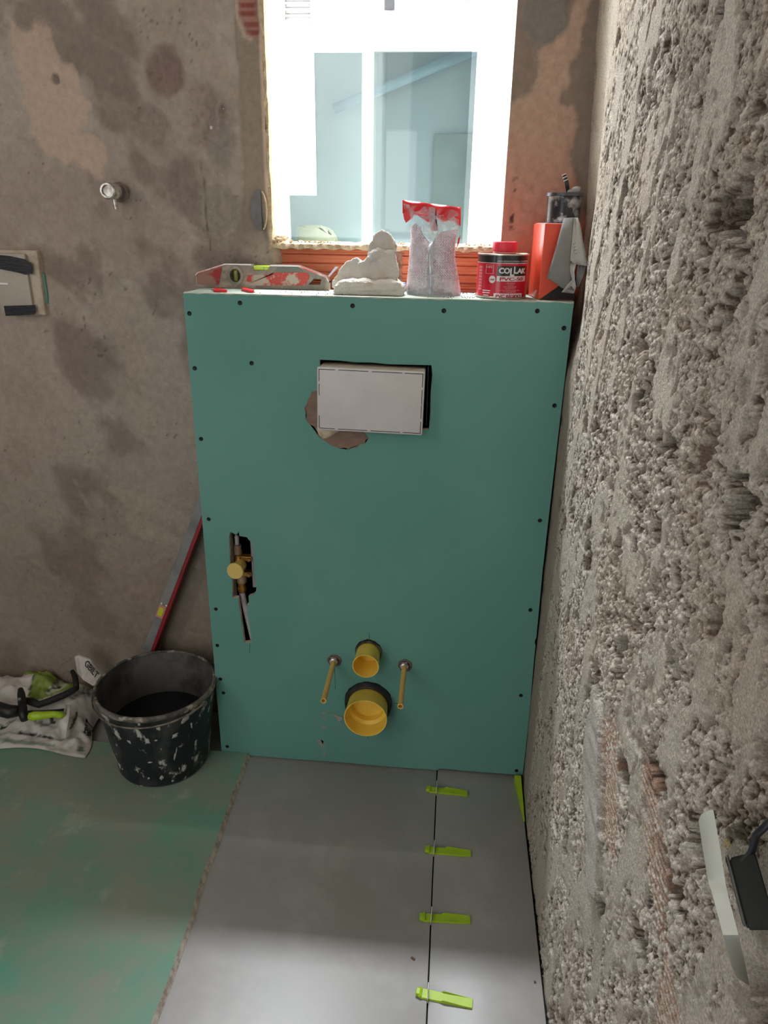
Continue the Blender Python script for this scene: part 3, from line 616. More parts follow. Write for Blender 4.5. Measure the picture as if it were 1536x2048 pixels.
t = thing('waste_pipe_plug', 'large yellow protective plug in a black collar, lower of the two round ones', 'pipe plug', (WXc, 0, WZc-0.06))
bm = NB(); lathe(bm, (WXc, 0.02, WZc), (0, -1, 0), [(0.0500, 0), (0.0502, 0.03), (0.0525, 0.083), (0.0532, 0.085), (0.0508, 0.085), (0.0488, 0.045), (0.0420, 0.038), (0.0415, 0.020), (0, 0.020)], 56); obj('cap', bm, M_yellow, t, auto=40)
bm = NB(); lathe(bm, (WXc, 0.008, WZc+0.001), (0, -1, 0), [(0.0510, 0.0), (0.0510, 0.024), (0.0550, 0.026), (0.0590, 0.022), (0.0598, 0.016), (0.0598, 0.0)], 56, closed=True); obj('collar', bm, mat('black_rubber', lin(38, 36, 38), 0.5, col2=lin(70, 64, 60), nscale=30, mix=(0.5, 0.7)), t, auto=40)
for k, (x, z) in enumerate(RODS):
    t = thing('threaded_rod_sleeve', ('thin yellow tube sleeve on the %s of the round plugs' % ('left', 'right')[k]), 'rod sleeve', (x, 0, z), 'yellow sleeves on the fixing rods')
    bm = NB(); dx = (0.002, 0.002)[k]; dirv = Vector((dx, -0.16, -0.002)); L = dirv.length
    lathe(bm, (x, -0.004, z), dirv, [(0.0062, 0), (0.0064, L-0.006), (0.0069, L-0.004), (0.0069, L), (0.0048, L), (0.0044, L-0.02), (0, L-0.02)], 24); obj('tube', bm, mat('yellow_tube', lin(228, 188, 106), 0.45, col2=lin(216, 176, 98), nscale=30), t, auto=40)
    bm = NB(); lathe(bm, (x, 0.006, z+0.001), (0, -1, 0), [(0, 0), (0.0115, 0), (0.0115, 0.012), (0.0065, 0.014), (0, 0.014)], 6); obj('nut', bm, M_steel, t)
    bm = NB(); lathe(bm, (x, -0.0065, z+0.001), (0, -1, 0), [(0.0062, 0), (0.0098, 0), (0.0098, 0.004), (0.0062, 0.005)], 20, closed=True); obj('washer', bm, M_chrome, t)
    bm = NB(); rs = random.Random(20+k)
    lathe(bm, (x+0.001, -0.0012, z), (0, -1, 0), [(0.011, 0.0), (0.0125, 0.002), (0.0165, 0.0012), (0.0175, 0)], 22)
    for v in bm.verts: v.co += Vector((rs.uniform(-.001, .001), rs.uniform(-.0005, .0005), rs.uniform(-.001, .001)))
    obj('plaster_crumble', bm, mat('brown_crumble', lin(118, 98, 88), 0.9, col2=lin(70, 58, 54), nscale=80), t)

# concealed angle valve in the slot
t = thing('stop_valve', 'brass stop valve with a round yellow cap in a ragged slot of the green boxing', 'valve', (0.088, 0.03, 0.46))
s = 6.606
def vp(a, b, y=0.03): return at(400+a/s, 1020+b/s, 1, y)
a, b = vp(485, 350), vp(490, 470); bm = NB(); cyl(bm, (a[0], 0.03, a[2]), (b[0], 0.03, b[2]), 0.0052); lathe(bm, (a[0], 0.03, a[2]-0.003), (0, 0, 1), [(0.0062, 0), (0.0055, 0.004), (0.003, 0.008), (0, 0.009)], 16); obj('supply_pipe', bm, M_greypipe, t, auto=40)
a, b = vp(495, 455), vp(500, 575); bm = NB(); lathe(bm, (b[0], 0.03, b[2]), (0, 0, 1), [(0, 0), (0.0105, 0), (0.0108, 0.006), (0.0095, 0.008), (0.0095, a[2]-b[2]), (0, a[2]-b[2])], 12); obj('fitting', bm, M_copperpink, t)
a, b = vp(512, 580), vp(525, 700); bm = NB(); lathe(bm, (b[0], 0.028, b[2]), (0, 0, 1), [(0, 0), (0.0112, 0), (0.0128, 0.003), (0.0128, 0.011), (0.011, 0.013), (0.0105, a[2]-b[2]), (0, a[2]-b[2])], 24); obj('brass_collar', bm, M_brass, t, auto=40)
a, b = vp(535, 690), vp(555, 950); bm = NB(); cyl(bm, (b[0], 0.03, b[2]), (a[0], 0.03, a[2]), 0.0125); obj('valve_body', bm, M_copperpink, t, auto=40)
for yy0, yy1 in ((575, 650), (780, 850)):
    a, b = vp(580, (yy0+yy1)/2), vp(700, (yy0+yy1)/2+5); bm = NB(); box(bm, (a[0]-0.003, 0.016, a[2]-0.0055), (b[0], 0.034, a[2]+0.0055), 0.001); cyl(bm, (b[0]-0.006, 0.010, a[2]), (b[0]-0.006, 0.018, a[2]), 0.0045, seg=12); obj('mounting_lug', bm, M_brass, t)
a, b = vp(545, 940), vp(560, 1085); bm = NB(); lathe(bm, (b[0], 0.028, b[2]), (0, 0, 1), [(0, 0), (0.0080, 0), (0.0098, 0.003), (0.0112, 0.009), (0.0112, 0.014), (0.009, 0.018), (0.009, a[2]-b[2]), (0, a[2]-b[2])], 8); obj('nut', bm, M_brass, t)
a, b, c = vp(560, 1080), vp(580, 1200, 0.022), vp(718, 1765, 0.02); bm = NB(); tube(bm, [(a[0], 0.028, a[2]), (b[0], 0.022, b[2]), (c[0], 0.020, c[2])], 0.0076, 16); obj('outlet_pipe', bm, M_greypipe, t, auto=50)
cc = vp(475, 820, -0.022); bm = NB(); lathe(bm, (cc[0], 0.02, cc[2]), (-0.06, -1, 0.04), [(0, 0), (0.014, 0), (0.0145, 0.03), (0.0195, 0.034), (0.0205, 0.040), (0.0195, 0.0425), (0, 0.0430)], 32); obj('protective_cap', bm, M_paleyellow, t, auto=30)

# ------------------------------------------------------------------ green board lying on the floor
edge = [(0.075, 0.0), (0.0745, -0.03), (0.077, -0.08), (0.0765, -0.138), (0.080, -0.19), (0.081, -0.252), (0.0845, -0.30), (0.083, -0.35), (0.0835, -0.407), (0.0875, -0.45), (0.0925, -0.50), (0.0945, -0.569), (0.0965, -0.629), (0.096, -0.71), (0.10, -0.85), (0.10, -1.15)]
bm = NB(); zf = 0.0005
pts = [(x, y-0.002, zf) for x, y in edge]+[(-1.15, -1.15, zf), (-1.15, -0.002, zf)]
vs_ = prism(bm, pts, (0, 0, 0.012))
for k in range(len(edge)): vs_[k].co.x += 0.0035; vs_[len(pts)+k].co.x -= 0.0035
o = obj('floor_board', bm, M_greenfloor, label='dusty green plasterboard sheet lying on the floor, under the bucket', cat='plasterboard sheet')
o.data.materials.append(M_core)
for p in o.data.polygons:
    if abs(p.normal.z) < 0.97: p.material_index = 1

# ------------------------------------------------------------------ tile levelling wedges and clips along the joint
def wedge_bm(L, wd, h0, h1):
    bm = NB(); prism(bm, [(0, -wd/2, 0), (L, -wd/2, 0), (L, -wd/2, h1), (0.004, -wd/2, h0), (0, -wd/2, h0-0.003)], (0, wd, 0))
    bmesh.ops.bevel(bm, geom=[e for e in bm.edges if e.calc_length() > 0.02], offset=0.0008, segments=2, affect='EDGES'); return bm
wd0 = None
for (px, py, qx, qy, lb) in ((858, 1577, 926, 1584, 'lime wedge on the tile joint, nearest the green boxing'), (856, 1698, 932, 1704, 'lime wedge on the tile joint, second out from the green boxing'), (846, 1833, 935, 1837, 'lime wedge on the tile joint, third out from the green boxing'), (840, 1984, 940, 2004, 'lime wedge on the tile joint, brightly lit at the front')):
    a = at(px, py, 2, 0.006); b = at(qx, qy, 2, 0.006); ang = math.atan2(b[1]-a[1], b[0]-a[0])
    root = thing('levelling_wedge', lb, 'levelling wedge', (a[0], a[1], 0.0002), 'lime levelling wedges on the tile joint'); root.rotation_euler.z = ang
    if wd0 is None:
        R0 = root; w0 = []
        for nm, bmx in (('ramp', wedge_bm(0.094, 0.018, 0.0125, 0.004)),):
            w0.append(obj(nm, bmx, M_lime)); w0[-1].location = (0, 0, 0); w0[-1].data.transform(Matrix.Translation((0.047, 0, 0)))
        bm = NB(); box(bm, (-0.0075, -0.0065, 0), (0.001, 0.0065, 0.009), 0.0015); w0.append(obj('stop_tab', bm, M_lime, origin=(0, 0, 0))); w0[-1].location = (0, 0, 0)
        for c in w0: c.parent = root; c.location = (0, 0, 0)
        wd0 = w0
    else:
        for c in wd0: k = c.copy(); COL.objects.link(k); k.parent = root; k.location = (0, 0, 0)
    yy = a[1]+(JX-a[0])*math.tan(ang)
    bm = NB(); w = 0.012
    prism(bm, [(JX-0.0007, yy-w, -0.003), (JX-0.0007, yy-w-0.001, 0.010), (JX-0.0007, yy-w*0.55, 0.0165), (JX-0.0007, yy-w*0.5, 0.026), (JX-0.0007, yy+w*0.5, 0.028), (JX-0.0007, yy+w*0.55, 0.0165), (JX-0.0007, yy+w+0.001, 0.010), (JX-0.0007, yy+w, -0.003)], (0.0014, 0, 0))
    place = lb.split(', ')[1]
    obj('levelling_clip', bm, mat('white_clip', lin(226, 226, 218), 0.4) if 'white_clip' not in bpy.data.materials else bpy.data.materials['white_clip'], label='thin white clip standing in the lime wedge '+place, cat='levelling clip', group='white clips in the tile joint')
# wedge jammed between tile and wall
bm = NB(); prism(bm, [(0.776, -0.016, 0.0003), (0.7925, -0.016, 0.0003), (0.7925, -0.150, 0.0003), (0.790, -0.150, 0.0003)], (0, 0, 0.022))
for v in bm.verts:
    if v.co.z > 0.01: v.co.z = 0.004+0.018*(v.co.y+0.15)/0.134
obj('levelling_wedge', bm, M_lime, label='lime wedge pressed against the rough wall at the foot of the green boxing', cat='levelling wedge')
# small debris on the tile
for (px, py, ln, an, lb) in ((826, 1917, 0.009, -0.6, 'small brown chip on the grey tile in front of the third lime wedge'), (1070, 1964, 0.004, 0.3, 'tiny dark chip on the narrow tile beside the rough wall')):
    p = at(px, py, 2, 0.001); bm = NB(); box(bm, (-ln/2, -0.002, 0.0003), (ln/2, 0.002, 0.0022), 0.0007, Matrix.Translation((p[0], p[1], 0)) @ Matrix.Rotation(an, 4, 'Z')); obj('plaster_chip', bm, mat('brown_chip', lin(112, 84, 62), 0.9), label=lb, cat='chip')

# ------------------------------------------------------------------ bucket
BX, BY, BZ = -0.141, -0.042, 0.0128
t = thing('builders_bucket', 'black mortar bucket splashed with white plaster, on the green floor sheet', 'bucket', (BX, BY, BZ))
M_bucket = mat('splashed_black_rubber', lin(22, 27, 32), 0.5, col2=lin(70, 70, 70), nscale=11, mix=(0.50, 0.66), col3=lin(190, 186, 178), n3scale=22, mix3=(0.565, 0.61), bump=0.25, bscale=60, bdist=0.002, stretch=(1, 1, 0.62))
M_bucketin = mat('dusty_bucket_inside', lin(66, 64, 62), 0.7, col2=lin(98, 94, 90), nscale=7, mix=(0.35, 0.7), col3=lin(40, 40, 42), n3scale=10, mix3=(0.5, 0.66), bump=0.2, bscale=60, bdist=0.001)
hB = 0.236; r0, r1 = 0.116, 0.145
bm = NB(); lathe(bm, (BX, BY, BZ), (0, 0, 1), [(0, 0.002), (r0-0.012, 0.0), (r0-0.003, 0.003), (r0, 0.010)]+[(r0+(r1-r0)*k/12, 0.01+(hB-0.02)*k/12) for k in range(1, 13)]+[(r1, hB-0.004)], 72)
obj('shell', bm, M_bucket, t, smooth=True)
bm = NB(); lathe(bm, (BX, BY, BZ), (0, 0, 1), [(r1-0.001, hB-0.003), (r1-0.0045, hB-0.006), (r0+0.004, 0.08), (r0-0.004, 0.008), (0, 0.008)], 72); obj('inner_wall', bm, M_bucketin, t, smooth=True)
M_rim = mat('dirty_rim', lin(112, 106, 98), 0.7, col2=lin(60, 58, 56), nscale=22, mix=(0.4, 0.6), col3=lin(176, 166, 150), n3scale=30, mix3=(0.56, 0.66))
bm = NB(); lathe(bm, (BX, BY, BZ+hB), (0, 0, 1), [(r1-0.0045, -0.003), (r1-0.003, 0.0005), (r1+0.001, 0.001), (r1+0.0042, -0.001), (r1+0.0046, -0.011), (r1+0.0015, -0.012), (r1-0.0015, -0.006)], 72, closed=True); obj('rim', bm, M_rim, t, smooth=True)
bm = NB(); ri = r0+0.004+(r1-0.0045-r0-0.004)*(0.118-0.08)/(hB-0.086)
lathe(bm, (BX, BY, BZ), (0, 0, 1), [(0, 0.118), (ri+0.0005, 0.118), (ri+0.0005, 0.116), (0, 0.116)], 64); obj('dirty_water', bm, mat('murky_water', lin(22, 24, 26), 0.06, spec=0.6), t, 'dark murky water in the bucket')
for ang in (pi-0.35, -0.35):
    c = Vector((BX+(r1+0.002)*cos(ang), BY+(r1+0.002)*sin(ang), BZ+hB-0.016)); dv = Vector((cos(ang), sin(ang), 0))
    bm = NB(); cyl(bm, c, c+dv*0.008, 0.009, 0.0075, 16); obj('handle_lug', bm, M_rim, t)
bm = NB(); pts = []
for k in range(41):
    a = pi-0.35+(pi)*k/40; rr = r1+0.008; sag = 0.012+0.012*sin(pi*k/40)
    pts.append((BX+rr*cos(a), BY+rr*sin(a), BZ+hB-sag))
tube(bm, pts, 0.0024, 8); obj('wire_handle', bm, mat('rusty_wire', lin(146, 134, 120), 0.5, 0.3, col2=lin(80, 70, 62), nscale=30), t, smooth=True)
# plaster splashes, a few big ones as raised daubs
M_daub = mat('white_daub', lin(186, 182, 174), 0.9, col2=lin(150, 148, 142), nscale=60)
rs = random.Random(44)
for (px, py, wpx, hpx) in ((370, 1438, 13, 12), (350, 1471, 8, 9), (351, 1508, 3, 20), (317, 1458, 6, 6), (296, 1485, 5, 5), (383, 1450, 3, 12), (312, 1481, 4, 3), (300, 1525, 6, 3), (323, 1555, 5, 8), (297, 1557, 3, 5), (283, 1572, 4, 2), (359, 1537, 2, 5), (368, 1532, 2, 6), (345, 1562, 4, 4), (245, 1538, 2, 4), (258, 1484, 5, 6)):
    p = None    # hit of the view ray on the tapered shell
    d = _f+(px-768)/FPX*_r-(py-1024)/FPX*_u
    for k in range(4000):
        q = CP+d*(1.3+k*0.0002)
        rad = r0+(r1-r0)*(q[2]-BZ-0.01)/(hB-0.02)
        if math.hypot(q[0]-BX, q[1]-BY) <= rad: p = q; break
    if p is None or p[2] < BZ: continue
    a0 = math.atan2(p[1]-BY, p[0]-BX); sc = 0.0023; n = 14
    bm = NB(); rim_ = []; ph = rs.uniform(0, 6)
    for k in range(n):
        a = 2*pi*k/n; j = rs.uniform(0.55, 1.15); du = cos(a)*wpx*sc*0.5*j+0.25*hpx*sc*sin(a)*sin(ph)*0.5; dv = sin(a)*hpx*sc*0.5*j
        z = p[2]+dv; rad = r0+(r1-r0)*(z-BZ-0.01)/(hB-0.02); ang = a0+du/rad
        rim_.append(((BX+(rad-0.0003)*cos(ang), BY+(rad-0.0003)*sin(ang), z), (BX+(rad+0.0012)*cos(ang), BY+(rad+0.0012)*sin(ang), z)))
    vi = [bm.verts.new(r_[0]) for r_ in rim_]; rad = r0+(r1-r0)*(p[2]-BZ-0.01)/(hB-0.02)
    ctr = bm.verts.new((BX+(rad+0.0018)*cos(a0), BY+(rad+0.0018)*sin(a0), p[2]))
    for k in range(n): bm.faces.new((vi[k], vi[(k+1) % n], ctr))
    obj('plaster_splash', bm, M_daub, t)

# ------------------------------------------------------------------ long spirit level leaning in the corner beside the boxing
t = thing('long_spirit_level', 'long grey spirit level with red edge leaning behind the bucket', 'spirit level', (-0.33, 0.135, 0.001))
A = Vector((-0.318, 0.140, 0.006)); B = Vector((-0.011, 0.145, 0.722)); dz = (B-A).normalized(); Ld = (B-A).length
ux = Vector((dz.z, 0, -dz.x)).normalized(); uy = dz.cross(ux).normalized()
if uy.y < 0: uy = -uy
def LM(u, v, w): return A+ux*u+uy*v+dz*w
def lbox(bm, u0, v0, w0, u1, v1, w1, bev=0.0008):
    Mx = Matrix(((ux.x, uy.x, dz.x, A.x), (ux.y, uy.y, dz.y, A.y), (ux.z, uy.z, dz.z, A.z), (0, 0, 0, 1))); box(bm, (u0, v0, w0), (u1, v1, w1), bev, Mx)
bm = NB(); lbox(bm, -0.022, -0.022, 0, 0.0, 0.022, Ld); obj('body', bm, mat('worn_aluminium', lin(142, 142, 142), 0.5, 0.15, col2=lin(120, 120, 120), nscale=14, spec=0.3), t)
bm = NB(); lbox(bm, 0.0, -0.022, 0, 0.009, 0.022, Ld); obj('red_edge', bm, mat('dark_red_paint', lin(150, 28, 36), 0.5, col2=lin(124, 26, 32), nscale=20), t)
wv = (0.352-A.z)/dz.z
bm = NB(); lbox(bm, -0.0215, -0.0235, wv-0.020, -0.001, -0.020, wv+0.020); obj('vial_frame', bm, mat('pinkish_frame', lin(196, 140, 122), 0.5), t)
bm = NB(); lbox(bm, -0.018, -0.0245, wv-0.0135, -0.005, -0.0232, wv+0.0135); obj('vial', bm, mat('yellow_vial', lin(206, 208, 60), 0.25), t)
for u in (-0.017, -0.003):
    bm = NB(); c = LM(u, -0.0235, wv+0.026); cyl(bm, c, c-uy*0.0012, 0.0026, seg=12); obj('rivet', bm, M_white, t)

# ------------------------------------------------------------------ slack sack of tile adhesive with things on it
SZ = 0.0128
t = thing('adhesive_sack', 'half-empty white and green adhesive sack slumped on the floor against the wall', 'sack', (-0.55, 0.05, SZ))
sxs = np.linspace(-0.92, -0.335, 90); sys_ = np.linspace(-0.072, 0.162, 60)
U, V = np.meshgrid(np.linspace(0, 1, 90), np.linspace(0, 1, 60), indexing='ij')
xr = -0.345-0.055*V+0.006*np.sin(V*9); XX = -0.92+(xr+0.92)*U; YY = -0.060-0.012*(1-U)+0.012*np.sin(U*11)+(0.162-(-0.066))*V
edgef = np.minimum(np.minimum(U/0.1, (1-U)/0.075), np.minimum(V/0.13, (1-V)/0.06)); ef = np.clip(edgef, 0, 1)**0.55
cr = fbm(XX, YY, 11, 4, 51); cr2 = np.abs(fbm(XX, YY, 24, 3, 52)-0.5)*2
ZZ = SZ+0.003+ef*(0.022+0.074*sst(V, 0.05, 0.85)*(0.75+0.25*sst(1-U, 0.1, 0.5))+(cr-0.5)*0.055*ef-cr2*0.020+(np.abs(fbm(XX+YY, YY-XX*0.3, 17, 3, 57)-0.5)*-0.03))
ZZ = np.maximum(ZZ, SZ+0.002)
Cc = np.ones(XX.shape+(3,))*L3(196, 190, 182)
_d = np.stack([XX, YY, ZZ], -1)-CP; _k = FPX/(_d@_f); PXs = 768+_k*(_d@_r); PYs = 1024-_k*(_d@_u)
def ink(poly, col):
    Cc[inpoly(PXs*6.4, (PYs-1300)*6.4, poly)] = L3(*col)
ink([(380, 235), (480, 225), (620, 235), (930, 262), (945, 480), (760, 540), (560, 620), (440, 645), (360, 600), (440, 300), (280, 350), (215, 335)], (132, 152, 66))
ink([(0, 540), (200, 340), (430, 300), (365, 590), (250, 640), (170, 680), (40, 560)], (212, 206, 198))
ink([(426, 300), (440, 300), (372, 590), (358, 590)], (60, 66, 48))
ink([(575, 555), (735, 340), (865, 440), (800, 500), (620, 575)], (186, 188, 164))
ink([(600, 540), (735, 365), (760, 385), (625, 555)], (74, 86, 60)); ink([(690, 495), (775, 470), (790, 490), (700, 517)], (50, 54, 44))
ink([(1010, 480), (1110, 420), (1170, 460), (1160, 600), (1040, 620), (930, 600)], (150, 150, 142)); ink([(1060, 480), (1090, 470), (1080, 560), (1050, 570)], (84, 92, 74)); ink([(1120, 480), (1160, 470), (1150, 590), (1095, 590)], (92, 100, 84))
ink([(235, 1045), (690, 1118), (688, 1145), (235, 1072)], (58, 56, 60)); ink([(700, 1120), (722, 1055), (742, 1058), (720, 1122)], (58, 56, 60)); ink([(895, 1010), (985, 790), (1006, 798), (918, 1020)], (64, 62, 66))
ink([(490, 920), (530, 880), (560, 940), (640, 950), (630, 975), (530, 980)], (120, 124, 122)); ink([(620, 860), (700, 850), (705, 940), (630, 950)], (44, 54, 48))
ink([(985, 1235), (1075, 1235), (1078, 1300), (980, 1300)], (104, 116, 102)); ink([(-600, 1120), (100, 1125), (710, 1215), (690, 1240), (100, 1185), (-600, 1190)], (146, 158, 144))
ink([(0, 960), (90, 985), (0, 1030)], (36, 62, 50)); ink([(85, 930), (190, 880), (210, 915), (105, 965)], (120, 116, 110))
me = grid_mesh('body', np.stack([XX, YY, ZZ], -1), Cc)
M_sack = attr_mat('sack_film', 0.45, 60, 0.3, 0.004, 0.06, 25); M_sack.node_tree.nodes['Principled BSDF'].inputs['Specular IOR Level'].default_value = 0.4
body = obj('body', me, M_sack, t)
bm = NB(); x_ = [at(a/6.4, 1300+b/6.4, 1, yy) for a, b, yy in ((955, 90, .10), (1000, 75, .10), (1150, 125, .10), (1180, 165, .095), (1310, 370, .06), (1240, 440, .05), (1190, 460, .05), (1060, 380, .07), (990, 290, .09))]
flap = prism(bm, [tuple(p) for p in x_], (0, 0.004, 0.001)); obj('tied_corner', bm, mat('white_film', lin(200, 192, 184), 0.5, col2=lin(180, 172, 164), nscale=30), t)
def quadmap(o_, ux_, vx_, n_):
    o_, ux_, vx_, n_ = [np.array(k, float) for k in (o_, ux_, vx_, n_)]
    return lambda u, v, w: o_+ux_*u+vx_*v+n_*w
def unit(v): v = np.array(v, float); return v/np.linalg.norm(v)
M_ink = mat('dark_ink', lin(46, 44, 46), 0.6)
a = at(1125/6.4, 1300+165/6.4, 1, 0.088); b = at(1260/6.4, 1300+325/6.4, 1, 0.062); ud = unit(b-a); vd = unit(np.cross([0, -1, 0.2], ud)); vd = -vd if vd[2] < 0 else vd
nn = unit(np.cross(ud, vd)); nn = -nn if nn[1] > 0 else nn
bm = text_mesh('GBILT', 0.026, quadmap((a+b)/2+nn*0.006, ud, vd, nn), 0.02, 0.0003, 0.95, sx=0.9); obj('printed_text', bm, M_ink, t, 'black letters on the tied corner')
def on_sack(a_, b_):
    px, py = a_/6.4, 1300+b_/6.4; i = int(np.argmin((PXs-px)**2+(PYs-py)**2)); return np.array([XX.flat[i], YY.flat[i], ZZ.flat[i]])
a = on_sack(1118, 1095); b = on_sack(1188, 925); a[2] = b[2] = 0.05; ud = unit(b-a); vd = unit(np.cross([0, 0, 1], ud)); nn = np.array([0, 0, 1.0]); ln_ = float(np.linalg.norm(b-a))
bm = text_mesh('GBILT', ln_/2.35, quadmap((a+b)/2, ud, vd, nn), 0.02, 0.0003, 0.95, sx=0.9)
# lay the letters on the crumpled film
def sack_z(x, y):
    d2 = (XX-x)**2+(YY-y)**2; return float(ZZ.flat[int(np.argmin(d2))])
for v in bm.verts: v.co.z = sack_z(v.co.x, v.co.y)+0.0022
obj('printed_text', bm, M_ink, t, 'black letters on the front right of the sack')
# black work glove / strap and lime-handled tool on the sack
def spt(a, b, z): return at(a/6.4, 1300+b/6.4, 2, z)
bm = NB()
tube(bm, [spt(925, 270, 0.125), spt(960, 340, 0.120), spt(975, 440, 0.112), spt(985, 490, 0.108)], [0.006, 0.008, 0.008, 0.006], 12)
tube(bm, [spt(1000, 480, 0.110), spt(930, 520, 0.108), spt(800, 585, 0.103), spt(640, 650, 0.097), spt(500, 700, 0.092), spt(400, 660, 0.092), spt(320, 640, 0.092)], [0.006, 0.009, 0.0095, 0.0095, 0.0095, 0.011, 0.008], 12)
obj('rubber_strap', bm, mat('black_webbing', lin(26, 26, 28), 0.7, col2=lin(38, 38, 40), nscale=60, bump=0.4, bscale=300, bdist=0.001), label='black crooked rubber strap lying across the green print of the sack', cat='strap', smooth=True)
tl = thing('pliers', 'pair of black levelling pliers with a lime grip lying on the sack', 'pliers', spt(250, 800, 0.09))
bm = NB(); tube(bm, [spt(-160, 700, 0.10), spt(0, 760, 0.10), spt(120, 790, 0.10), spt(240, 780, 0.10)], [0.018, 0.019, 0.018, 0.014], 14); obj('head', bm, M_dark, tl, smooth=True)
bm = NB(); tube(bm, [spt(262, 500, 0.125), spt(270, 560, 0.12), spt(285, 680, 0.11), spt(290, 800, 0.10), spt(320, 890, 0.09)], [0.007, 0.010, 0.011, 0.012, 0.011], 14); obj('jaw', bm, M_dark, tl, smooth=True)
bm = NB(); c = Vector([float(k) for k in spt(262, 640, 0.122)]); cyl(bm, c, c+Vector((0, -0.004, 0.006)), 0.004, seg=14); obj('pivot_screw', bm, M_steel, tl)
bm = NB(); tube(bm, [spt(380, 850, 0.098), spt(430, 845, 0.10), spt(560, 835, 0.098), spt(700, 815, 0.094), spt(770, 838, 0.090), spt(820, 815, 0.088)], [0.010, 0.0125, 0.0105, 0.0095, 0.010, 0.006], 14); obj('lime_grip', bm, M_lime, tl, 'lime plastic grip', smooth=True)
bm = NB(); tube(bm, [spt(330, 790, 0.108), spt(560, 785, 0.106), spt(820, 765, 0.100)], 0.0035, 10); obj('handle_bar', bm, M_dark, tl, smooth=True)
# translucent-white crumpled scrap standing on the sack
bm = NB()
g = [[spt(835, 700, 0.10), spt(905, 700, 0.10)], [spt(840, 800, 0.085), spt(890, 820, 0.09)], [spt(700, 860, 0.075), spt(880, 900, 0.085)], [spt(740, 960, 0.065), spt(860, 1000, 0.07)], [spt(780, 1130, 0.042), spt(840, 1130, 0.046)]]
grid_surf(bm, g); o = obj('plastic_scrap', bm, mat('milky_film', lin(214, 210, 204), 0.35, col2=lin(190, 188, 182), nscale=30), label='crumpled white plastic scrap beside the lime grip on the sack', cat='plastic scrap', smooth=True); solidify(o, 0.0015)

# ------------------------------------------------------------------ left: stub tap in the wall, taped box, junction disc
t = thing('wall_valve_stub', 'chrome valve stub with a short spout on the plaster wall', 'valve', at(242, 386, 1, D))
b_ = at(243, 385, 1, D); f_ = np.array([b_[0]+0.001, D-0.075, b_[2]+0.001]); dv = f_-b_; L = float(np.linalg.norm(dv))
bm = NB(); lathe(bm, b_, dv, [(0, -0.01), (0.0145, -0.01), (0.0150, L*0.42), (0.0165, L*0.45), (0.0168, L*0.66), (0.0150, L*0.70), (0.0165, L*0.78), (0.0172, L*0.97), (0.0150, L), (0.0115, L), (0.0105, L-0.006), (0, L-0.006)], 28); obj('body', bm, M_chrome, t, auto=35)
m_ = b_+dv*0.62; bm = NB(); lathe(bm, m_, (0.10, 0, -1), [(0.0045, 0.010), (0.0047, 0.036), (0.0034, 0.036), (0.003, 0.03), (0, 0.03)], 16); obj('spout', bm, M_chrome, t, auto=35)
bm = NB(); lathe(bm, b_+np.array([0, -0.012, 0]), (0, -1, 0), [(0.016, 0), (0.021, 0.001), (0.020, 0.004), (0.016, 0.005)], 24, closed=True); obj('plaster_ring', bm, M_side, t)
t = thing('switch_box', 'white flush-mounted box with a blank lid held by black tape, on the left wall part', 'junction box', (-0.46, D, 1.12))
Mb = Matrix.Translation((-0.455, 0, 1.19)) @ Matrix.Rotation(radians(0.5), 4, 'Y') @ Matrix.Translation((0.455, 0, -1.19))
bm = NB(); box(bm, (-0.508, D-0.018, 1.118), (-0.401, D+0.006, 1.263), 0.004, Mb); 
for v in bm.verts: v.co += Vector((0.0015*sin(v.co.z*300), 0.001*sin(v.co.z*170), 0.001*sin(v.co.x*200)))
obj('plaster_surround', bm, mat('rough_white_plaster', lin(196, 180, 162), 0.9, col2=lin(160, 140, 122), nscale=22, mix=(0.5, 0.66), bump=0.6, bscale=80, bdist=0.003), t)
bm = NB(); box(bm, (-0.504, D-0.027, 1.126), (-0.425, D-0.017, 1.256), 0.002, Mb); obj('lid', bm, mat('dusty_white_lid', lin(182, 172, 160), 0.55, col2=lin(168, 158, 146), nscale=18), t, auto=30)
bm = NB(); box(bm, (-0.496, D-0.031, 1.186), (-0.474, D-0.026, 1.191), 0.0015, Mb); obj('lid_tab', bm, M_white, t)
for pts_ in ([(-5, 509), (0, 510), (20, 512), (52, 519), (54, 524), (63, 525), (65, 548), (50, 549), (35, 545), (0, 538), (-5, 537)], [(8, 612), (40, 611), (70, 610), (72, 626), (68, 629), (12, 632)]):
    q = [at(px, py, 1, D-0.028) for px, py in pts_]; bm = NB(); prism(bm, [tuple(p) for p in q], (0, -0.0012, 0)); obj('tape_strip', bm, mat('black_tape', lin(22, 23, 26), 0.35, col2=lin(34, 36, 44), nscale=60, bump=0.4, bscale=90, bdist=0.002, stretch=(1, 1, 3)), t)
q = [at(px, py, 1, D-0.006) for px, py in ((81, 545), (88, 547), (94, 590), (96, 608), (90, 606))]; bm = NB(); prism(bm, [tuple(p) for p in q], (0, 0.012, 0)); obj('plasterboard_sliver', bm, M_green, t, 'green sliver on the right edge')
c = at(521, 421, 1, D-0.004)
t = thing('junction_disc', 'dark grey round junction box half covered by plaster at the left window edge', 'junction box', (c[0], D, c[2]-0.04))
bm = NB(); q = []
for k in range(25):
    a = radians(82)+radians(196)*k/24; q.append((c[0]+0.0175*cos(a)*1.15, 0, c[2]+0.042*sin(a)))
prism(bm, [(x, D-0.0085, z) for x, y, z in q], (0, 0.008, 0)); obj('lid', bm, mat('grey_disc', lin(110, 110, 112), 0.6, col2=lin(96, 92, 92), nscale=40), t)
bm = NB(); tube(bm, [(c[0]+0.003+0.0125*cos(radians(75-150*k/16)), D-0.011, c[2]+0.040*sin(radians(75-150*k/16))) for k in range(17)], 0.0018, 8); obj('plaster_lip', bm, M_cream, t)
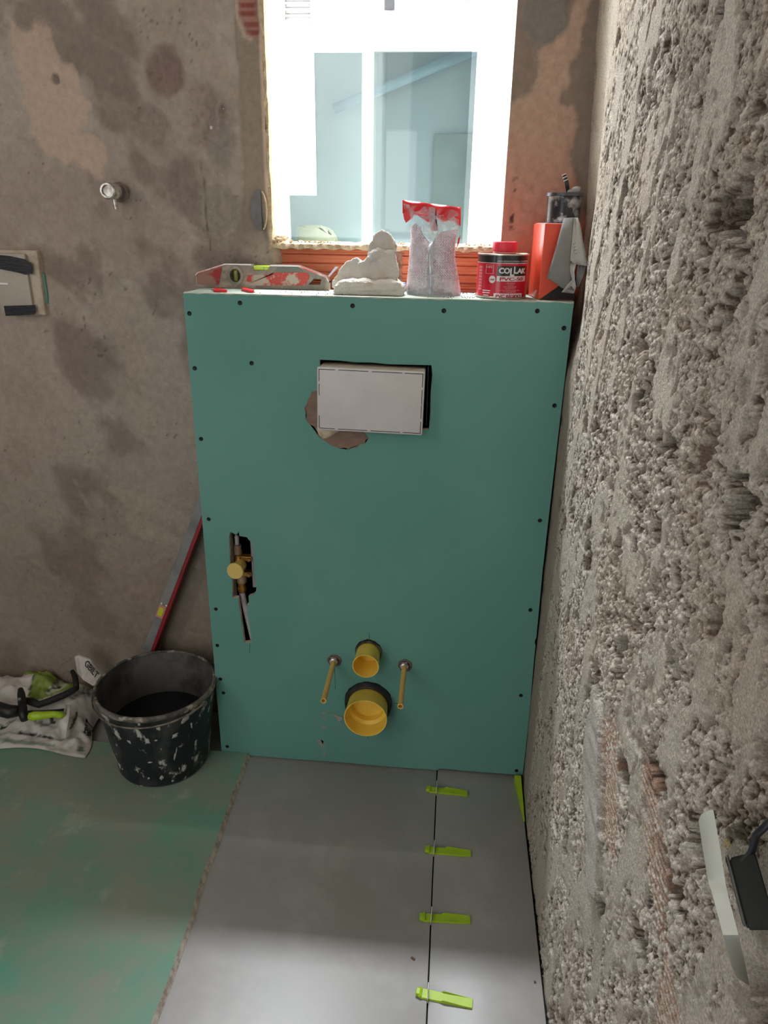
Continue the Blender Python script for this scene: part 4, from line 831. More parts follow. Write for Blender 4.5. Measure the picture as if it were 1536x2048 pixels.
# rubble in the left corner of the sill and crumbs
bm = NB(); rs = random.Random(12)
def chunk(bm, p, r, rs):
    q = bmesh.ops.create_icosphere(bm, subdivisions=1, radius=r)
    for v in q['verts']: v.co = Vector(p)+v.co*rs.uniform(0.6, 1.25)
for k in range(60): chunk(bm, (WX0+0.002+abs(rs.gauss(0, 0.014)), D-0.004+rs.uniform(0, 0.05), 1.289+rs.uniform(0, 0.012)), rs.uniform(0.002, 0.006), rs)
obj('mortar_rubble', bm, M_cream, label='heap of cream mortar rubble in the left corner of the window sill', cat='rubble', kind='stuff')
bm = NB()
for k in range(90): chunk(bm, (rs.choice((0.235, 0.25, 0.43, 0.62))+rs.gauss(0, 0.02), D+0.004+rs.uniform(0, 0.03), 1.290+rs.uniform(0, 0.003)), rs.uniform(0.0008, 0.0026), rs)
obj('mortar_crumbs', bm, mat('brown_crumb', lin(170, 140, 112), 0.95), label='mortar crumbs scattered along the window sill', cat='crumbs', kind='stuff')
bm = NB()
for k in range(170):
    x = rs.choice((rs.uniform(0.03, 0.79), rs.gauss(0.25, 0.04), rs.gauss(0.60, 0.02))); chunk(bm, (min(max(x, 0.02), 0.79), rs.uniform(0.006, 0.16), BH+0.0006), rs.uniform(0.0005, 0.0016), rs)
obj('ledge_crumbs', bm, mat('dark_crumb', lin(96, 84, 74), 0.95), label='dark crumbs and grit on the pale ledge', cat='crumbs', kind='stuff')

# ------------------------------------------------------------------ ledge: torpedo level
LYf = 0.128; LYb = 0.150; zl = BH+0.0008
t = thing('torpedo_level', 'worn red and silver cast torpedo level on the ledge, left of the towel', 'spirit level', (0.13, 0.139, zl))
def lp(px, py): q = at(px, py, 1, LYf); return (q[0], q[2])
prof = [(392, 572), (391, 549), (396, 544), (450, 527), (503, 528), (508, 541), (536, 541), (540, 530), (596, 531), (628, 543), (652, 553), (658, 563), (658, 580)]
pr2 = [lp(*p) for p in prof]; pr2[0] = (pr2[0][0], zl); pr2[-1] = (pr2[-1][0], zl)
vc = at(471, 551, 1, LYf); whole = [(628, 557), (643, 559), (640, 570), (617, 569)]
holes = [[(vc[0]+0.0155*cos(2*pi*k/24), vc[2]+0.0175*sin(2*pi*k/24)) for k in range(24)], [lp(*p) for p in whole]]
M_cast = mat('worn_cast_metal', lin(140, 130, 118), 0.6, 0.1, col2=lin(120, 112, 104), nscale=22, mix=(0.35, 0.6), col3=lin(166, 150, 132), n3scale=40, mix3=(0.5, 0.62), bump=0.3, bscale=200, bdist=0.001)
bm = NB(); sheet_holes(bm, pr2, holes, lambda u, v: (u, LYf, v), (0, LYb-LYf, 0)); obj('body', bm, M_cast, t)
M_lred = mat('chipped_red_paint', lin(176, 60, 52), 0.6, col2=lin(176, 160, 144), nscale=40, mix=(0.46, 0.53), bump=0.2, bscale=200, bdist=0.0006)
def lpan(name, poly, m, y0=LYf-0.0012, th=0.0014):
    bm = NB(); prism(bm, [(lp(*p)[0], y0, lp(*p)[1]) for p in poly], (0, th, 0)); obj(name, bm, m, t)
lpan('web_panel', [(395, 569), (394, 548), (428, 538), (445, 532), (442, 548), (438, 569)], mat('dirty_red_paint', lin(150, 112, 96), 0.7, col2=lin(150, 44, 42), nscale=24, mix=(0.5, 0.6)))
lpan('web_panel', [(489, 571), (497, 550), (545, 549), (548, 545), (614, 545), (620, 552), (612, 571)], M_lred)
lpan('web_panel', [(548, 543), (556, 534), (596, 535), (606, 543)], mat('grey_web', lin(112, 114, 108), 0.6))
M_silver = mat('bare_silver_edge', lin(206, 200, 196), 0.35, 0.5, col2=lin(196, 90, 84), nscale=16, mix=(0.5, 0.6))
bm = NB(); topl = [lp(*p) for p in prof[2:]]
bm.free()
for (x0_, z0_), (x1_, z1_) in list(zip(pr2[1:5], pr2[2:6]))[:3]+list(zip(pr2[7:], pr2[8:]))[:5]:
    bm = NB(); prism(bm, [(x0_, LYf-0.002, z0_), (x1_, LYf-0.002, z1_), (x1_, LYf-0.002, z1_-0.0026), (x0_, LYf-0.002, z0_-0.0026)], (0, LYb-LYf+0.003, 0)); obj('edge_rail', bm, M_silver, t)
bm = NB(); lathe(bm, (vc[0], LYf+0.004, vc[2]), (0, -1, 0), [(0.0125, 0), (0.0125, 0.0075), (0.0185, 0.0065), (0.0185, 0)], 32, sy=1.12, closed=True); obj('vial_ring', bm, mat('grey_ring', lin(150, 144, 130), 0.6, col2=lin(110, 106, 98), nscale=40), t, auto=40)
bm = NB(); box(bm, (vc[0]-0.0055, LYf+0.001, vc[2]-0.0135), (vc[0]+0.0055, LYf+0.012, vc[2]+0.0135), 0.004); obj('plumb_vial', bm, mat('olive_vial', lin(122, 122, 60), 0.25), t, smooth=True)
bm = NB(); a = lp(506, 532); b = lp(538, 541); box(bm, (a[0], LYf+0.001, b[1]-0.0005), (b[0], LYb-0.002, a[1]+0.001), 0.0025); obj('top_vial', bm, mat('lime_vial', lin(190, 214, 70), 0.2), t, smooth=True)
bm = NB(); cyl(bm, ((a[0]+b[0])/2+0.006, LYf+0.0005, (a[1]+b[1])/2), ((a[0]+b[0])/2+0.006, LYf+0.003, (a[1]+b[1])/2), 0.0026, seg=14); obj('bubble', bm, mat('vial_bubble', lin(120, 190, 70), 0.2), t)
# two red wedges
for k, (poly, lb) in enumerate((([(427, 576), (430, 576.5), (454, 581), (454, 582), (428, 582)], 'small red plastic wedge on the ledge, left one'), ([(484, 575), (488, 576), (508, 581), (508, 583), (500, 583), (484, 579.5)], 'small red plastic wedge on the ledge, right one'))):
    q = [at(px, py, 2, BH+0.003) for px, py in poly]; bm = NB(); prism(bm, [(p[0], p[1], BH+0.0008) for p in q], (0, 0, 0.004)); obj('red_wedge', bm, M_red, label=lb, cat='wedge', group='red wedges on the ledge')

# ------------------------------------------------------------------ ledge: cream terry towel heaped up
def ell(bm, c, r, rot=0.0, ay=0.0):
    q = bmesh.ops.create_icosphere(bm, subdivisions=4, radius=1.0)
    Mx = Matrix.Translation(c) @ Matrix.Rotation(ay, 4, 'Y') @ Matrix.Rotation(rot, 4, 'Z') @ Matrix.Diagonal((r[0], r[1], r[2], 1))
    for v in q['verts']: v.co = Mx @ v.co
def tp(px, py, y): q = at(px, py, 1, y); return (float(q[0]), float(q[1]), float(q[2]))
def hull(bm, pts):
    vs = [bm.verts.new(p) for p in pts]; r = bmesh.ops.convex_hull(bm, input=vs)
def cloth(parts, vox, sm):
    bm = NB()
    for f in parts: f(bm)
    me = bpy.data.meshes.new('c'); bmesh.ops.recalc_face_normals(bm, faces=bm.faces); bm.to_mesh(me); bm.free(); o = bpy.data.objects.new('c', me); COL.objects.link(o)
    r = o.modifiers.new('r', 'REMESH'); r.mode = 'VOXEL'; r.voxel_size = vox
    s_ = o.modifiers.new('s', 'SMOOTH'); s_.iterations = sm; s_.factor = 0.6
    bpy.context.view_layer.update(); return baked(o)
zb = BH+0.001
def fold(poly, y0, y1, taper=0.0):
    """thick fold of cloth: front outline from the photo, given a depth"""
    def f(bm):
        a = [tp(px, py, y0) for px, py in poly]; c = np.mean(np.array(a), 0)
        b = [(p[0]+(c[0]-p[0])*taper, y1, p[2]+(c[2]-p[2])*taper*0.6) for p in a]
        vs = prism(bm, a, (0, 0.001, 0))
        n = len(a)
        for k in range(n): vs[n+k].co = Vector(b[k])
    return f
parts = [fold([(663, 594), (667, 573), (690, 558), (740, 558), (790, 562), (806, 575), (806, 594)], 0.030, 0.115, 0.05),
         fold([(702, 562), (714, 536), (740, 508), (753, 492), (790, 500), (796, 528), (793, 566)], 0.052, 0.088, 0.1),
         fold([(736, 508), (741, 480), (750, 466), (764, 458), (778, 465), (790, 484), (794, 505), (794, 545), (745, 545)], 0.060, 0.092, 0.15),
         fold([(664, 576), (671, 548), (690, 525), (714, 513), (723, 520), (719, 545), (714, 568)], 0.058, 0.095, 0.15),
         fold([(740, 512), (756, 497), (790, 508), (796, 520), (760, 512), (735, 530)], 0.046, 0.062, 0.1),
         fold([(664, 576), (690, 562), (800, 566), (806, 580), (730, 580), (700, 574)], 0.024, 0.036, 0.05)]
me = cloth(parts, 0.0028, 5)
n = len(me.vertices); co = np.empty(n*3, np.float32); no = np.empty(n*3, np.float32); me.vertices.foreach_get('co', co); me.vertices.foreach_get('normal', no); co = co.reshape(-1, 3); no = no.reshape(-1, 3)
dd = (fbm(co[:, 0]+co[:, 1]*0.5, co[:, 2]+co[:, 1]*0.3, 38, 4, 91)-0.5)*0.013+(fbm(co[:, 0]+co[:, 1], co[:, 2], 420, 2, 92)-0.5)*0.0030
co = co+no*dd[:, None]; co[:, 2] = np.maximum(co[:, 2], zb); co[:, 1] = np.minimum(co[:, 1], 0.122); me.vertices.foreach_set('co', co.astype(np.float32).reshape(-1)); me.update()
M_towel = mat('cream_terry', lin(242, 236, 224), 0.98, col2=lin(222, 202, 174), nscale=16, mix=(0.5, 0.68), bump=1.0, bscale=420, bdist=0.005, spec=0.05, col3=lin(236, 232, 226), n3scale=20, mix3=(0.55, 0.65))
obj('towel', me, M_towel, label='crumpled cream terry towel heaped on the ledge beside the transparent bag', cat='towel', smooth=True)
# grey stick and blue scrap behind
bm = NB(); a = at(655, 553, 1, 0.155); b = at(671, 533, 1, 0.165); d_ = b-a
prism(bm, [tuple(a-d_*0.6), tuple(a-d_*0.6+np.array([0.006, 0, 0.002])), tuple(b+np.array([0.006, 0, -0.001])), tuple(b)], (0, 0.003, 0)); obj('grey_strip', bm, mat('pale_grey_strip', lin(190, 194, 206), 0.5), label='pale grey strip leaning behind the towel and the torpedo level', cat='strip')
bm = NB(); a = at(806, 568, 1, 0.14); box(bm, (a[0]-0.008, 0.135, zb), (a[0]+0.006, 0.150, zb+0.019), 0.002); obj('blue_packet', bm, mat('blue_print', lin(66, 84, 160), 0.5, col2=lin(210, 216, 232), nscale=90, mix=(0.5, 0.55)), label='small blue and white packet between towel and transparent bag', cat='packet')

# ------------------------------------------------------------------ ledge: transparent printed bag
t = thing('plastic_bag', 'clear printed plastic bag with a red top standing on the ledge', 'bag', (0.518, 0.085, zb))
def bagpt(px, py, y): return at(px, py, 1, y)
rows = [(592, 813, 922), (580, 813, 921), (560, 814, 918), (540, 816, 914), (520, 818, 911), (500, 819, 910), (480, 821, 912), (462, 822, 915)]
nn_ = 40; F = []; Bk = []
for i, (py, xl, xr_) in enumerate(rows):
    fr_ = []; bk_ = []
    for j in range(nn_+1):
        s_ = j/nn_; px = xl+(xr_-xl)*s_; thick = (0.034, 0.034, 0.033, 0.031, 0.028, 0.024, 0.018, 0.012)[i]*(max(0.0, sin(pi*s_))**0.55)
        # the filling slumps into two peaks at the top
        top = 0
        if i == 7: top = -16*max(0, 1-abs(s_-0.10)/0.18)+26*max(0, 1-abs(s_-0.42)/0.24)-4*max(0, 1-abs(s_-0.97)/0.25)
        if i == 6: top = 12*max(0, 1-abs(s_-0.42)/0.24)
        q = bagpt(px, py+top, 0.085); cr_ = (float(fbm(np.array([q[0]]), np.array([q[2]]), 70, 3, 101)[0])-0.5)*0.012*min(1, thick/0.01)
        seam = -0.003*math.exp(-((s_-0.46)/0.05)**2)
        fr_.append((q[0], 0.085-thick+cr_+seam, max(q[2], zb))); bk_.append((q[0], 0.085+thick*0.85, max(q[2], zb)))
    F.append(fr_); Bk.append(bk_)
m_bag = bpy.data.materials.new('printed_foil'); m_bag.use_nodes = True; nt = m_bag.node_tree; b = nt.nodes['Principled BSDF']; b.inputs['Roughness'].default_value = 0.3; b.inputs['Metallic'].default_value = 0.0
tc = nd(nt, 'ShaderNodeTexCoord'); mp = nd(nt, 'ShaderNodeMapping'); mp.inputs['Rotation'].default_value = (radians(90), 0, 0); nt.links.new(tc.outputs['Object'], mp.inputs[0])
br = nd(nt, 'ShaderNodeTexBrick'); br.inputs['Scale'].default_value = 1.0; br.inputs['Brick Width'].default_value = 0.0052; br.inputs['Row Height'].default_value = 0.0028; br.inputs['Mortar Size'].default_value = 0.0007; br.inputs['Mortar Smooth'].default_value = 0.3; br.offset = 0.37; br.offset_frequency = 2
br.inputs['Color1'].default_value = lin(96, 84, 98); br.inputs['Color2'].default_value = lin(178, 130, 142); br.inputs['Mortar'].default_value = lin(236, 234, 240)
nt.links.new(mp.outputs[0], br.inputs['Vector'])
n_ = nd(nt, 'ShaderNodeTexNoise', i_Scale=45.0, i_Detail=5.0); nt.links.new(tc.outputs['Object'], n_.inputs['Vector']); rg = nd(nt, 'ShaderNodeMapRange', i_From_Min=0.54, i_From_Max=0.64); nt.links.new(n_.outputs['Fac'], rg.inputs[0])
mx = nd(nt, 'ShaderNodeMix', data_type='RGBA'); nt.links.new(rg.outputs[0], mx.inputs[0]); nt.links.new(br.outputs[0], mx.inputs[6]); mx.inputs[7].default_value = lin(214, 210, 216); nt.links.new(mx.outputs[2], b.inputs['Base Color'])
bp = nd(nt, 'ShaderNodeBump', i_Strength=0.8, i_Distance=0.006); nt.links.new(n_.outputs['Fac'], bp.inputs['Height']); nt.links.new(bp.outputs[0], b.inputs['Normal'])
bm = NB(); grid_surf(bm, F); grid_surf(bm, [r[::-1] for r in Bk]); bmesh.ops.remove_doubles(bm, verts=bm.verts, dist=0.0012); obj('printed_pouch', bm, m_bag, t, smooth=True)
bm = NB(); g = []
for i in range(len(rows)): g.append([(F[i][j][0], F[i][j][1]-0.0012, F[i][j][2]) for j in (16, 17, 18, 19, 20, 21)])
grid_surf(bm, g); o = obj('centre_seam', bm, mat('silver_seam', lin(196, 204, 208), 0.25, 0.35, col2=lin(170, 182, 188), nscale=30), t, smooth=True)
bm = NB(); g = [[(F[i][j][0], F[i][j][1]-0.0010, F[i][j][2]) for j in range(1, nn_)] for i in (0, 1)]; grid_surf(bm, g)
for v in bm.verts:
    s_ = (v.co.x-F[0][0][0])/(F[0][-1][0]-F[0][0][0])
    if v.co.z > zb+0.004: v.co.z = zb+0.003+0.016*(1-abs(s_-0.47)*1.9)
obj('folded_base', bm, mat('grey_base_foil', lin(176, 170, 172), 0.4, 0.2), t, smooth=True)
# clear sleeve and red header
M_film = bpy.data.materials.new('clear_film'); M_film.use_nodes = True; nt = M_film.node_tree; nt.nodes.clear()
o_ = nd(nt, 'ShaderNodeOutputMaterial'); tr = nd(nt, 'ShaderNodeBsdfTransparent'); tr.inputs[0].default_value = (0.96, 0.95, 0.96, 1); pb = nd(nt, 'ShaderNodeBsdfPrincipled'); pb.inputs['Base Color'].default_value = lin(232, 222, 228); pb.inputs['Roughness'].default_value = 0.15
tc = nd(nt, 'ShaderNodeTexCoord'); n_ = nd(nt, 'ShaderNodeTexNoise', i_Scale=38.0, i_Detail=6.0, i_Distortion=1.2); nt.links.new(tc.outputs['Object'], n_.inputs['Vector'])
bp = nd(nt, 'ShaderNodeBump', i_Strength=1.0, i_Distance=0.008); nt.links.new(n_.outputs['Fac'], bp.inputs['Height']); nt.links.new(bp.outputs[0], pb.inputs['Normal'])
rg = nd(nt, 'ShaderNodeMapRange', i_From_Min=0.42, i_From_Max=0.66, i_To_Min=0.06, i_To_Max=0.50); nt.links.new(n_.outputs['Fac'], rg.inputs[0])
mx = nd(nt, 'ShaderNodeMixShader'); nt.links.new(rg.outputs[0], mx.inputs[0]); nt.links.new(tr.outputs[0], mx.inputs[1]); nt.links.new(pb.outputs[0], mx.inputs[2]); nt.links.new(mx.outputs[0], o_.inputs[0])
frows = [(590, 811, 923), (560, 813, 921), (530, 817, 915), (505, 819, 912), (480, 820, 914), (460, 820, 918), (440, 815, 921), (425, 811, 922), (408, 806, 922)]
bm = NB(); g = []
for i, (py, xl, xr_) in enumerate(frows):
    row = []
    for j in range(25):
        s_ = j/24; px = xl+(xr_-xl)*s_; th = (0.038, 0.037, 0.033, 0.030, 0.024, 0.018, 0.011, 0.006, 0.002)[i]*max(0, sin(pi*s_))**0.5
        q = bagpt(px, py+(13*s_ if i >= 7 else 0), 0.085); w_ = 0.004*sin(s_*17+i*1.3)*(0.3+0.7*i/8)
        row.append((q[0], 0.085-th-0.0015+w_*0.6, max(q[2], zb)))
    g.append(row)
grid_surf(bm, g); o = obj('clear_sleeve', bm, M_film, t, smooth=True)
M_bagred = mat('translucent_red_film', lin(214, 40, 48), 0.25, col2=lin(226, 66, 66), nscale=26, spec=0.5)
bm = NB(); g = []
hd = [(401, 805), (403, 812), (407, 835), (410, 858), (412, 880), (414, 900), (416, 922)]
for r_ in range(5):
    row = []
    for j in range(25):
        s_ = j/24; px = 805+117*s_; py = 400+15*s_+(0, 6, 18, 23, 26)[r_]; q = bagpt(px, py, 0.083); row.append((q[0], 0.083+0.003*sin(s_*14+r_)-(0.002 if r_ == 1 else 0), q[2]))
    g.append(row)
grid_surf(bm, g); o = obj('red_header', bm, M_bagred, t, 'folded red top band', smooth=True); solidify(o, 0.0012)
for poly in ([(806, 426), (822, 424), (830, 426), (826, 434), (812, 446), (808, 438)], [(832, 428), (858, 430), (858, 446), (846, 438)], [(872, 433), (922, 432), (921, 452), (902, 440), (884, 444)], [(916, 478), (921, 470), (919, 484), (912, 500)], [(906, 594), (920, 590), (923, 595)]):
    bm = NB(); q = [bagpt(px, py, 0.079) for px, py in poly]; prism(bm, [tuple(p) for p in q], (0, 0.0008, 0)); obj('red_print', bm, M_bagred, t)
bm = NB(); q = [bagpt(px, py, 0.077) for px, py in ((858, 414), (871, 416), (870, 440), (876, 462), (863, 462), (858, 440))]; prism(bm, [tuple(p) for p in q], (0, 0.001, 0)); obj('seam_tab', bm, mat('grey_seam', lin(196, 150, 156), 0.3), t)

# ------------------------------------------------------------------ ledge: glue tin
TC = Vector((0.6575, 0.066, zb)); TR = 0.0495
a = at(951, 594, 1, 0.06); b = at(1052, 599, 1, 0.06)
TR = float(b[0]-a[0])/2*0.985; TC = Vector((float(a[0]+b[0])/2, 0.018+TR, zb))
zt = float(at(1006, 507, 1, TC.y)[2]); TH = zt-zb
t = thing('glue_tin', 'round red and black glue tin with a red cap, on the ledge', 'tin', TC)
M_tinred = mat('tin_red', lin(196, 24, 50), 0.28, col2=lin(188, 22, 46), nscale=20, coat=0.3)
M_tinblk = mat('tin_black', lin(34, 34, 36), 0.28, col2=lin(40, 40, 42), nscale=20, coat=0.3)
M_tinmetal = mat('tinplate', lin(206, 200, 184), 0.3, 0.8, col2=lin(186, 178, 160), nscale=30)
h1, h2 = 0.004, TH*0.80
bm = NB(); lathe(bm, TC, (0, 0, 1), [(0, 0.001), (TR-0.002, 0.0), (TR+0.0006, 0.0008), (TR+0.0006, 0.003), (TR-0.0004, h1+0.001)], 72); obj('bottom_rim', bm, M_tinmetal, t, smooth=True)
bm = NB(); lathe(bm, TC, (0, 0, 1), [(TR, h1), (TR, h2)], 72); obj('red_label', bm, M_tinred, t, smooth=True)
bm = NB(); lathe(bm, TC, (0, 0, 1), [(TR, h2), (TR, h2+0.0008)], 72); obj('pale_line', bm, M_white, t, smooth=True)
bm = NB(); lathe(bm, TC, (0, 0, 1), [(TR, h2+0.0008), (TR, TH-0.003)], 72); obj('black_band', bm, M_tinblk, t, smooth=True)
bm = NB(); lathe(bm, TC, (0, 0, 1), [(TR-0.0003, TH-0.003), (TR+0.0012, TH-0.002), (TR+0.0012, TH), (TR-0.001, TH+0.0006), (TR-0.002, TH-0.0025), (TR-0.010, TH-0.003), (0.027, TH-0.001), (0, TH-0.001)], 72); obj('tin_top', bm, M_tinmetal, t, auto=40)
capc = Vector((float((at(984, 498, 1, TC.y)[0]+at(1035, 498, 1, TC.y)[0])/2), TC.y, TC.z+TH)); cr_ = float(at(1034.5, 498, 1, TC.y)[0]-at(984.5, 498, 1, TC.y)[0])/2
M_capred = mat('cap_red', lin(222, 40, 66), 0.45, col2=lin(214, 36, 60), nscale=30)
bm = NB(); lathe(bm, capc, (0, 0, 1), [(cr_*0.86, 0), (cr_*0.86, 0.004), (cr_*0.97, 0.0045), (cr_, 0.0060), (cr_, 0.0205), (cr_-0.001, 0.0225), (cr_-0.003, 0.0230), (cr_-0.004, 0.0215), (0, 0.0215)], 48); obj('cap', bm, M_capred, t, auto=35)
bm = NB(); lathe(bm, capc, (0, 0, 1), [(cr_*0.90, 0.0005), (cr_*0.93, 0.001), (cr_*0.93, 0.0035), (cr_*0.88, 0.004)], 40); obj('tear_ring', bm, mat('pink_ring', lin(238, 130, 140), 0.4), t, smooth=True)
front = math.atan2(CP[1]-TC.y, CP[0]-TC.x)     # the label is turned a little to the right of the camera
def tinmap(u0, v0, off=0.0004):
    def f(u, v, w):
        a = front+(u0+u)/TR; r = TR+off+w; return (TC.x+r*cos(a), TC.y+r*sin(a), TC.z+v0+v)
    return f
def tinpatch(name, u0, u1, v0, v1, m, off=0.0003):
    bm = NB(); f = tinmap(0, 0, off); n = max(2, int((u1-u0)/0.002)); g = [[f(u0+(u1-u0)*i/n, v, 0) for i in range(n+1)] for v in (v0, v1)]
    g2 = [[f(u0+(u1-u0)*i/n, v, -off*1.2) for i in range(n+1)] for v in (v0, v1)]
    grid_surf(bm, [g2[0], g[0], g[1], g2[1]]); obj(name, bm, m, t)
M_label = mat('label_white', lin(226, 224, 224), 0.35); M_lred2 = mat('label_red', lin(176, 30, 52), 0.35); M_pale = mat('label_pale_pink', lin(230, 160, 168), 0.4)
k_ = TH
# arc positions measured on the can: logo block centred right of the middle
def u_of(px): 
    s_ = (px-1002.0)/50.0; s_ = max(-0.98, min(0.98, s_)); return TR*math.asin(s_)
def v_of(py): return (597.0-py)/(597.0-509.0)*TH*1.0
tinpatch('logo_block', u_of(992), u_of(1048), v_of(551), v_of(531.5), M_tinblk)
tinpatch('product_strip', u_of(992), u_of(1047), v_of(562), v_of(551.5), M_label)
tinpatch('bottom_strip', u_of(988), u_of(1043), v_of(597), v_of(586), M_label)
uc = (u_of(996)+u_of(1045.5))/2; wtxt = u_of(1045.5)-u_of(996)
def fit_text(s_, u0, u1, v0, v1, m, bold, name='printed_text', label=None, off=0.0006):
    bm = text_mesh(s_, 1.0, lambda u, v, w: (u, v, w), bold, 0.02, 0.93)
    mn = Vector((min(v.co.x for v in bm.verts), min(v.co.y for v in bm.verts), 0)); mx_ = Vector((max(v.co.x for v in bm.verts), max(v.co.y for v in bm.verts), 0))
    bmesh.ops.subdivide_edges(bm, edges=[e for e in bm.edges if abs((e.verts[0].co-e.verts[1].co).x) > 0.3], cuts=3)
    f = tinmap(0, 0, off)
    for v in bm.verts: v.co = Vector(f(u0+(u1-u0)*(v.co.x-mn.x)/(mx_.x-mn.x), v0+(v1-v0)*(v.co.y-mn.y)/(mx_.y-mn.y), 0.0002 if v.co.z > 0 else -0.0002))
    obj(name, bm, m, t, label)
fit_text('CO', u_of(995.5), u_of(1016.5), v_of(546.5), v_of(535), M_label, 0.035, label='white letters')
fit_text('L', u_of(1017), u_of(1025), v_of(551), v_of(535.5), M_label, 0.03)
fit_text('L', u_of(1024), u_of(1031), v_of(546.5), v_of(532.5), M_label, 0.03)
fit_text('AK', u_of(1030), u_of(1046), v_of(546.5), v_of(536), M_label, 0.035)
fit_text('PVC-50', u_of(998), u_of(1042), v_of(560.7), v_of(553.7), M_lred2, 0.025, label='dark red letters')
fit_text('PVC RÍGIDO', u_of(992.5), u_of(1040), v_of(595), v_of(586.8), M_lred2, 0.03, label='dark red letters')
fit_text('ADHESIVO PARA TUBERÍAS', u_of(991), u_of(1050), v_of(523.5), v_of(520.5), M_label, 0.0)
fit_text('Y ACCESORIOS DE PVC RÍGIDO', u_of(996), u_of(1047), v_of(527.3), v_of(524.7), M_label, 0.0)
for s_, xa, xb, ya in (('PEGADO', 1012, 1028, 565.5), ('RÁPIDO', 1014, 1026, 568.8), ('ALTA RESISTENCIA', 1006, 1031, 572.7), ('PRESIÓN', 1010, 1028, 576), ('ACTÚA SOBRE AGUA FRÍA', 998, 1037, 579.5), ('Y CALIENTE', 1005, 1031, 583)):
    fit_text(s_, u_of(xa), u_of(xb), v_of(ya+1.1), v_of(ya-1.1), M_pale, 0.0)
# round badge, small frame, vertical lettering at the left
bm = NB(); n = 28; f = tinmap(u_of(983.5), v_of(558.5), 0.0006); c = bm.verts.new(f(0, 0, 0)); rr = 0.0069; ring = [bm.verts.new(f(rr*cos(2*pi*k/n), rr*1.05*sin(2*pi*k/n), 0)) for k in range(n)]
for k in range(n): bm.faces.new((c, ring[k], ring[(k+1) % n]))
obj('round_badge', bm, M_label, t)
fit_text('UNE', u_of(979), u_of(988), v_of(560.6), v_of(557.4), M_lred2, 0.02, off=0.0010)
for (xa, xb, ya, yb) in ((970, 985, 530.6, 529.9), (970, 985, 547.6, 546.9), (970, 971, 547.6, 529.9), (984, 985, 547.6, 529.9)): tinpatch('small_frame', u_of(xa), u_of(xb), v_of(ya), v_of(yb), M_pale)
fit_text('HP5', u_of(972), u_of(983), v_of(536.5), v_of(532.5), M_pale, 0.02)
for k in range(8):
    za = 533+k*6.2
    tinpatch('vertical_lettering', u_of(957), u_of(963.5), v_of(za+4.4), v_of(za+3.2), M_pale); tinpatch('vertical_lettering', u_of(957.5), u_of(963), v_of(za+2.0), v_of(za+0.8), M_pale)
for xa, xb, ya in ((966, 981, 580.5), (966, 980, 585), (968, 978, 590)): tinpatch('small_print', u_of(xa), u_of(xb), v_of(ya+1.6), v_of(ya), M_label)

# ------------------------------------------------------------------ ledge: orange-red carton, black tin, sandpaper
t = thing('red_carton', 'tall orange-red and black carton on the ledge beside the rough wall', 'box', (0.765, 0.07, zb))
cz1 = float(at(1093, 447, 1, 0.03)[2]); cx0 = float(at(1076, 598, 1, 0.03)[0]); cx1 = 0.806
Mr = Matrix.Translation((cx0, 0.026, 0)) @ Matrix.Rotation(radians(7), 4, 'Z') @ Matrix.Translation((-cx0, -0.026, 0))
cxt = float(at(1079, 449, 1, 0.03)[0])
def cbox(bm, x0, x1, y0, y1, z0, z1, bev): box(bm, (x0, y0, z0), (x1, y1, z1), bev, Mr)
bm = NB(); cbox(bm, cx0, cx1, 0.026, 0.125, zb, cz1, 0.0022); obj('body', bm, mat('orange_red_card', lin(212, 72, 44), 0.38, col2=lin(206, 66, 40), nscale=8, coat=0.2), t, auto=30)
bm = NB(); p0, p1 = (cx0+0.001, zb+0.001), (cx1-0.001, zb+0.001); yq = 0.0256
prism(bm, [tuple(Mr @ Vector((x, yq, z))) for x, z in ((cx0+0.004, zb+0.0012), (cx1-0.001, zb+0.0012), (cx1-0.001, zb+0.046), (cx0+0.038, zb+0.026))], (0, -0.0006, 0)); obj('black_print', bm, M_dark, t, 'black lower corner of the print')
bm = NB(); cbox(bm, cx0+0.004, cx1-0.003, 0.030, 0.122, cz1-0.0004, cz1+0.0008, 0.0004); obj('lid_flap', bm, mat('white_card', lin(222, 206, 200), 0.6), t)
tc_ = Vector((0.7745, 0.085, cz1+0.001)); rt = float(at(1161, 440, 1, 0.085)[0]-at(1090, 440, 1, 0.085)[0])/2; tc_.x = float(at(1090, 440, 1, 0.085)[0])+rt
zt2 = float(at(1128, 386, 1, 0.085)[2])
t = thing('black_tin', 'black round tin with scuffed silver side standing on the red carton', 'tin', tc_)
M_scuff = mat('scuffed_black_tin', lin(40, 40, 44), 0.32, 0.3, col2=lin(26, 26, 28), nscale=16, col3=lin(172, 168, 168), n3scale=30, mix3=(0.52, 0.64), coat=0.2)
hh = zt2-tc_.z
bm = NB(); lathe(bm, tc_, (0.0, 0, 1), [(0, 0), (rt*0.94, 0), (rt*0.95, 0.002), (rt*0.97, hh*0.86), (rt, hh*0.9)], 48); obj('body', bm, M_scuff, t, smooth=True)
bm = NB(); lathe(bm, tc_, (0, 0, 1), [(rt, hh*0.88), (rt+0.002, hh*0.89), (rt+0.002, hh*0.99), (rt-0.0005, hh), (rt-0.002, hh*0.96), (0, hh*0.95)], 48); obj('lid', bm, mat('dark_lid', lin(92, 92, 98), 0.35, 0.6, col2=lin(60, 60, 66), nscale=20), t, auto=40)
zl2 = tc_.z+hh*0.97
t = thing('brush', 'small black brush handle with white bands standing on the black tin', 'brush', (tc_.x, tc_.y, zl2))
a = at(1138, 379, 1, 0.085); b = at(1128, 349, 1, 0.085); bm = NB(); tube(bm, [(a[0], 0.085, zl2), tuple(a+(b-a)*0.5), tuple(b)], [0.0042, 0.0040, 0.0038], 14); obj('handle', bm, M_dark, t, smooth=True)
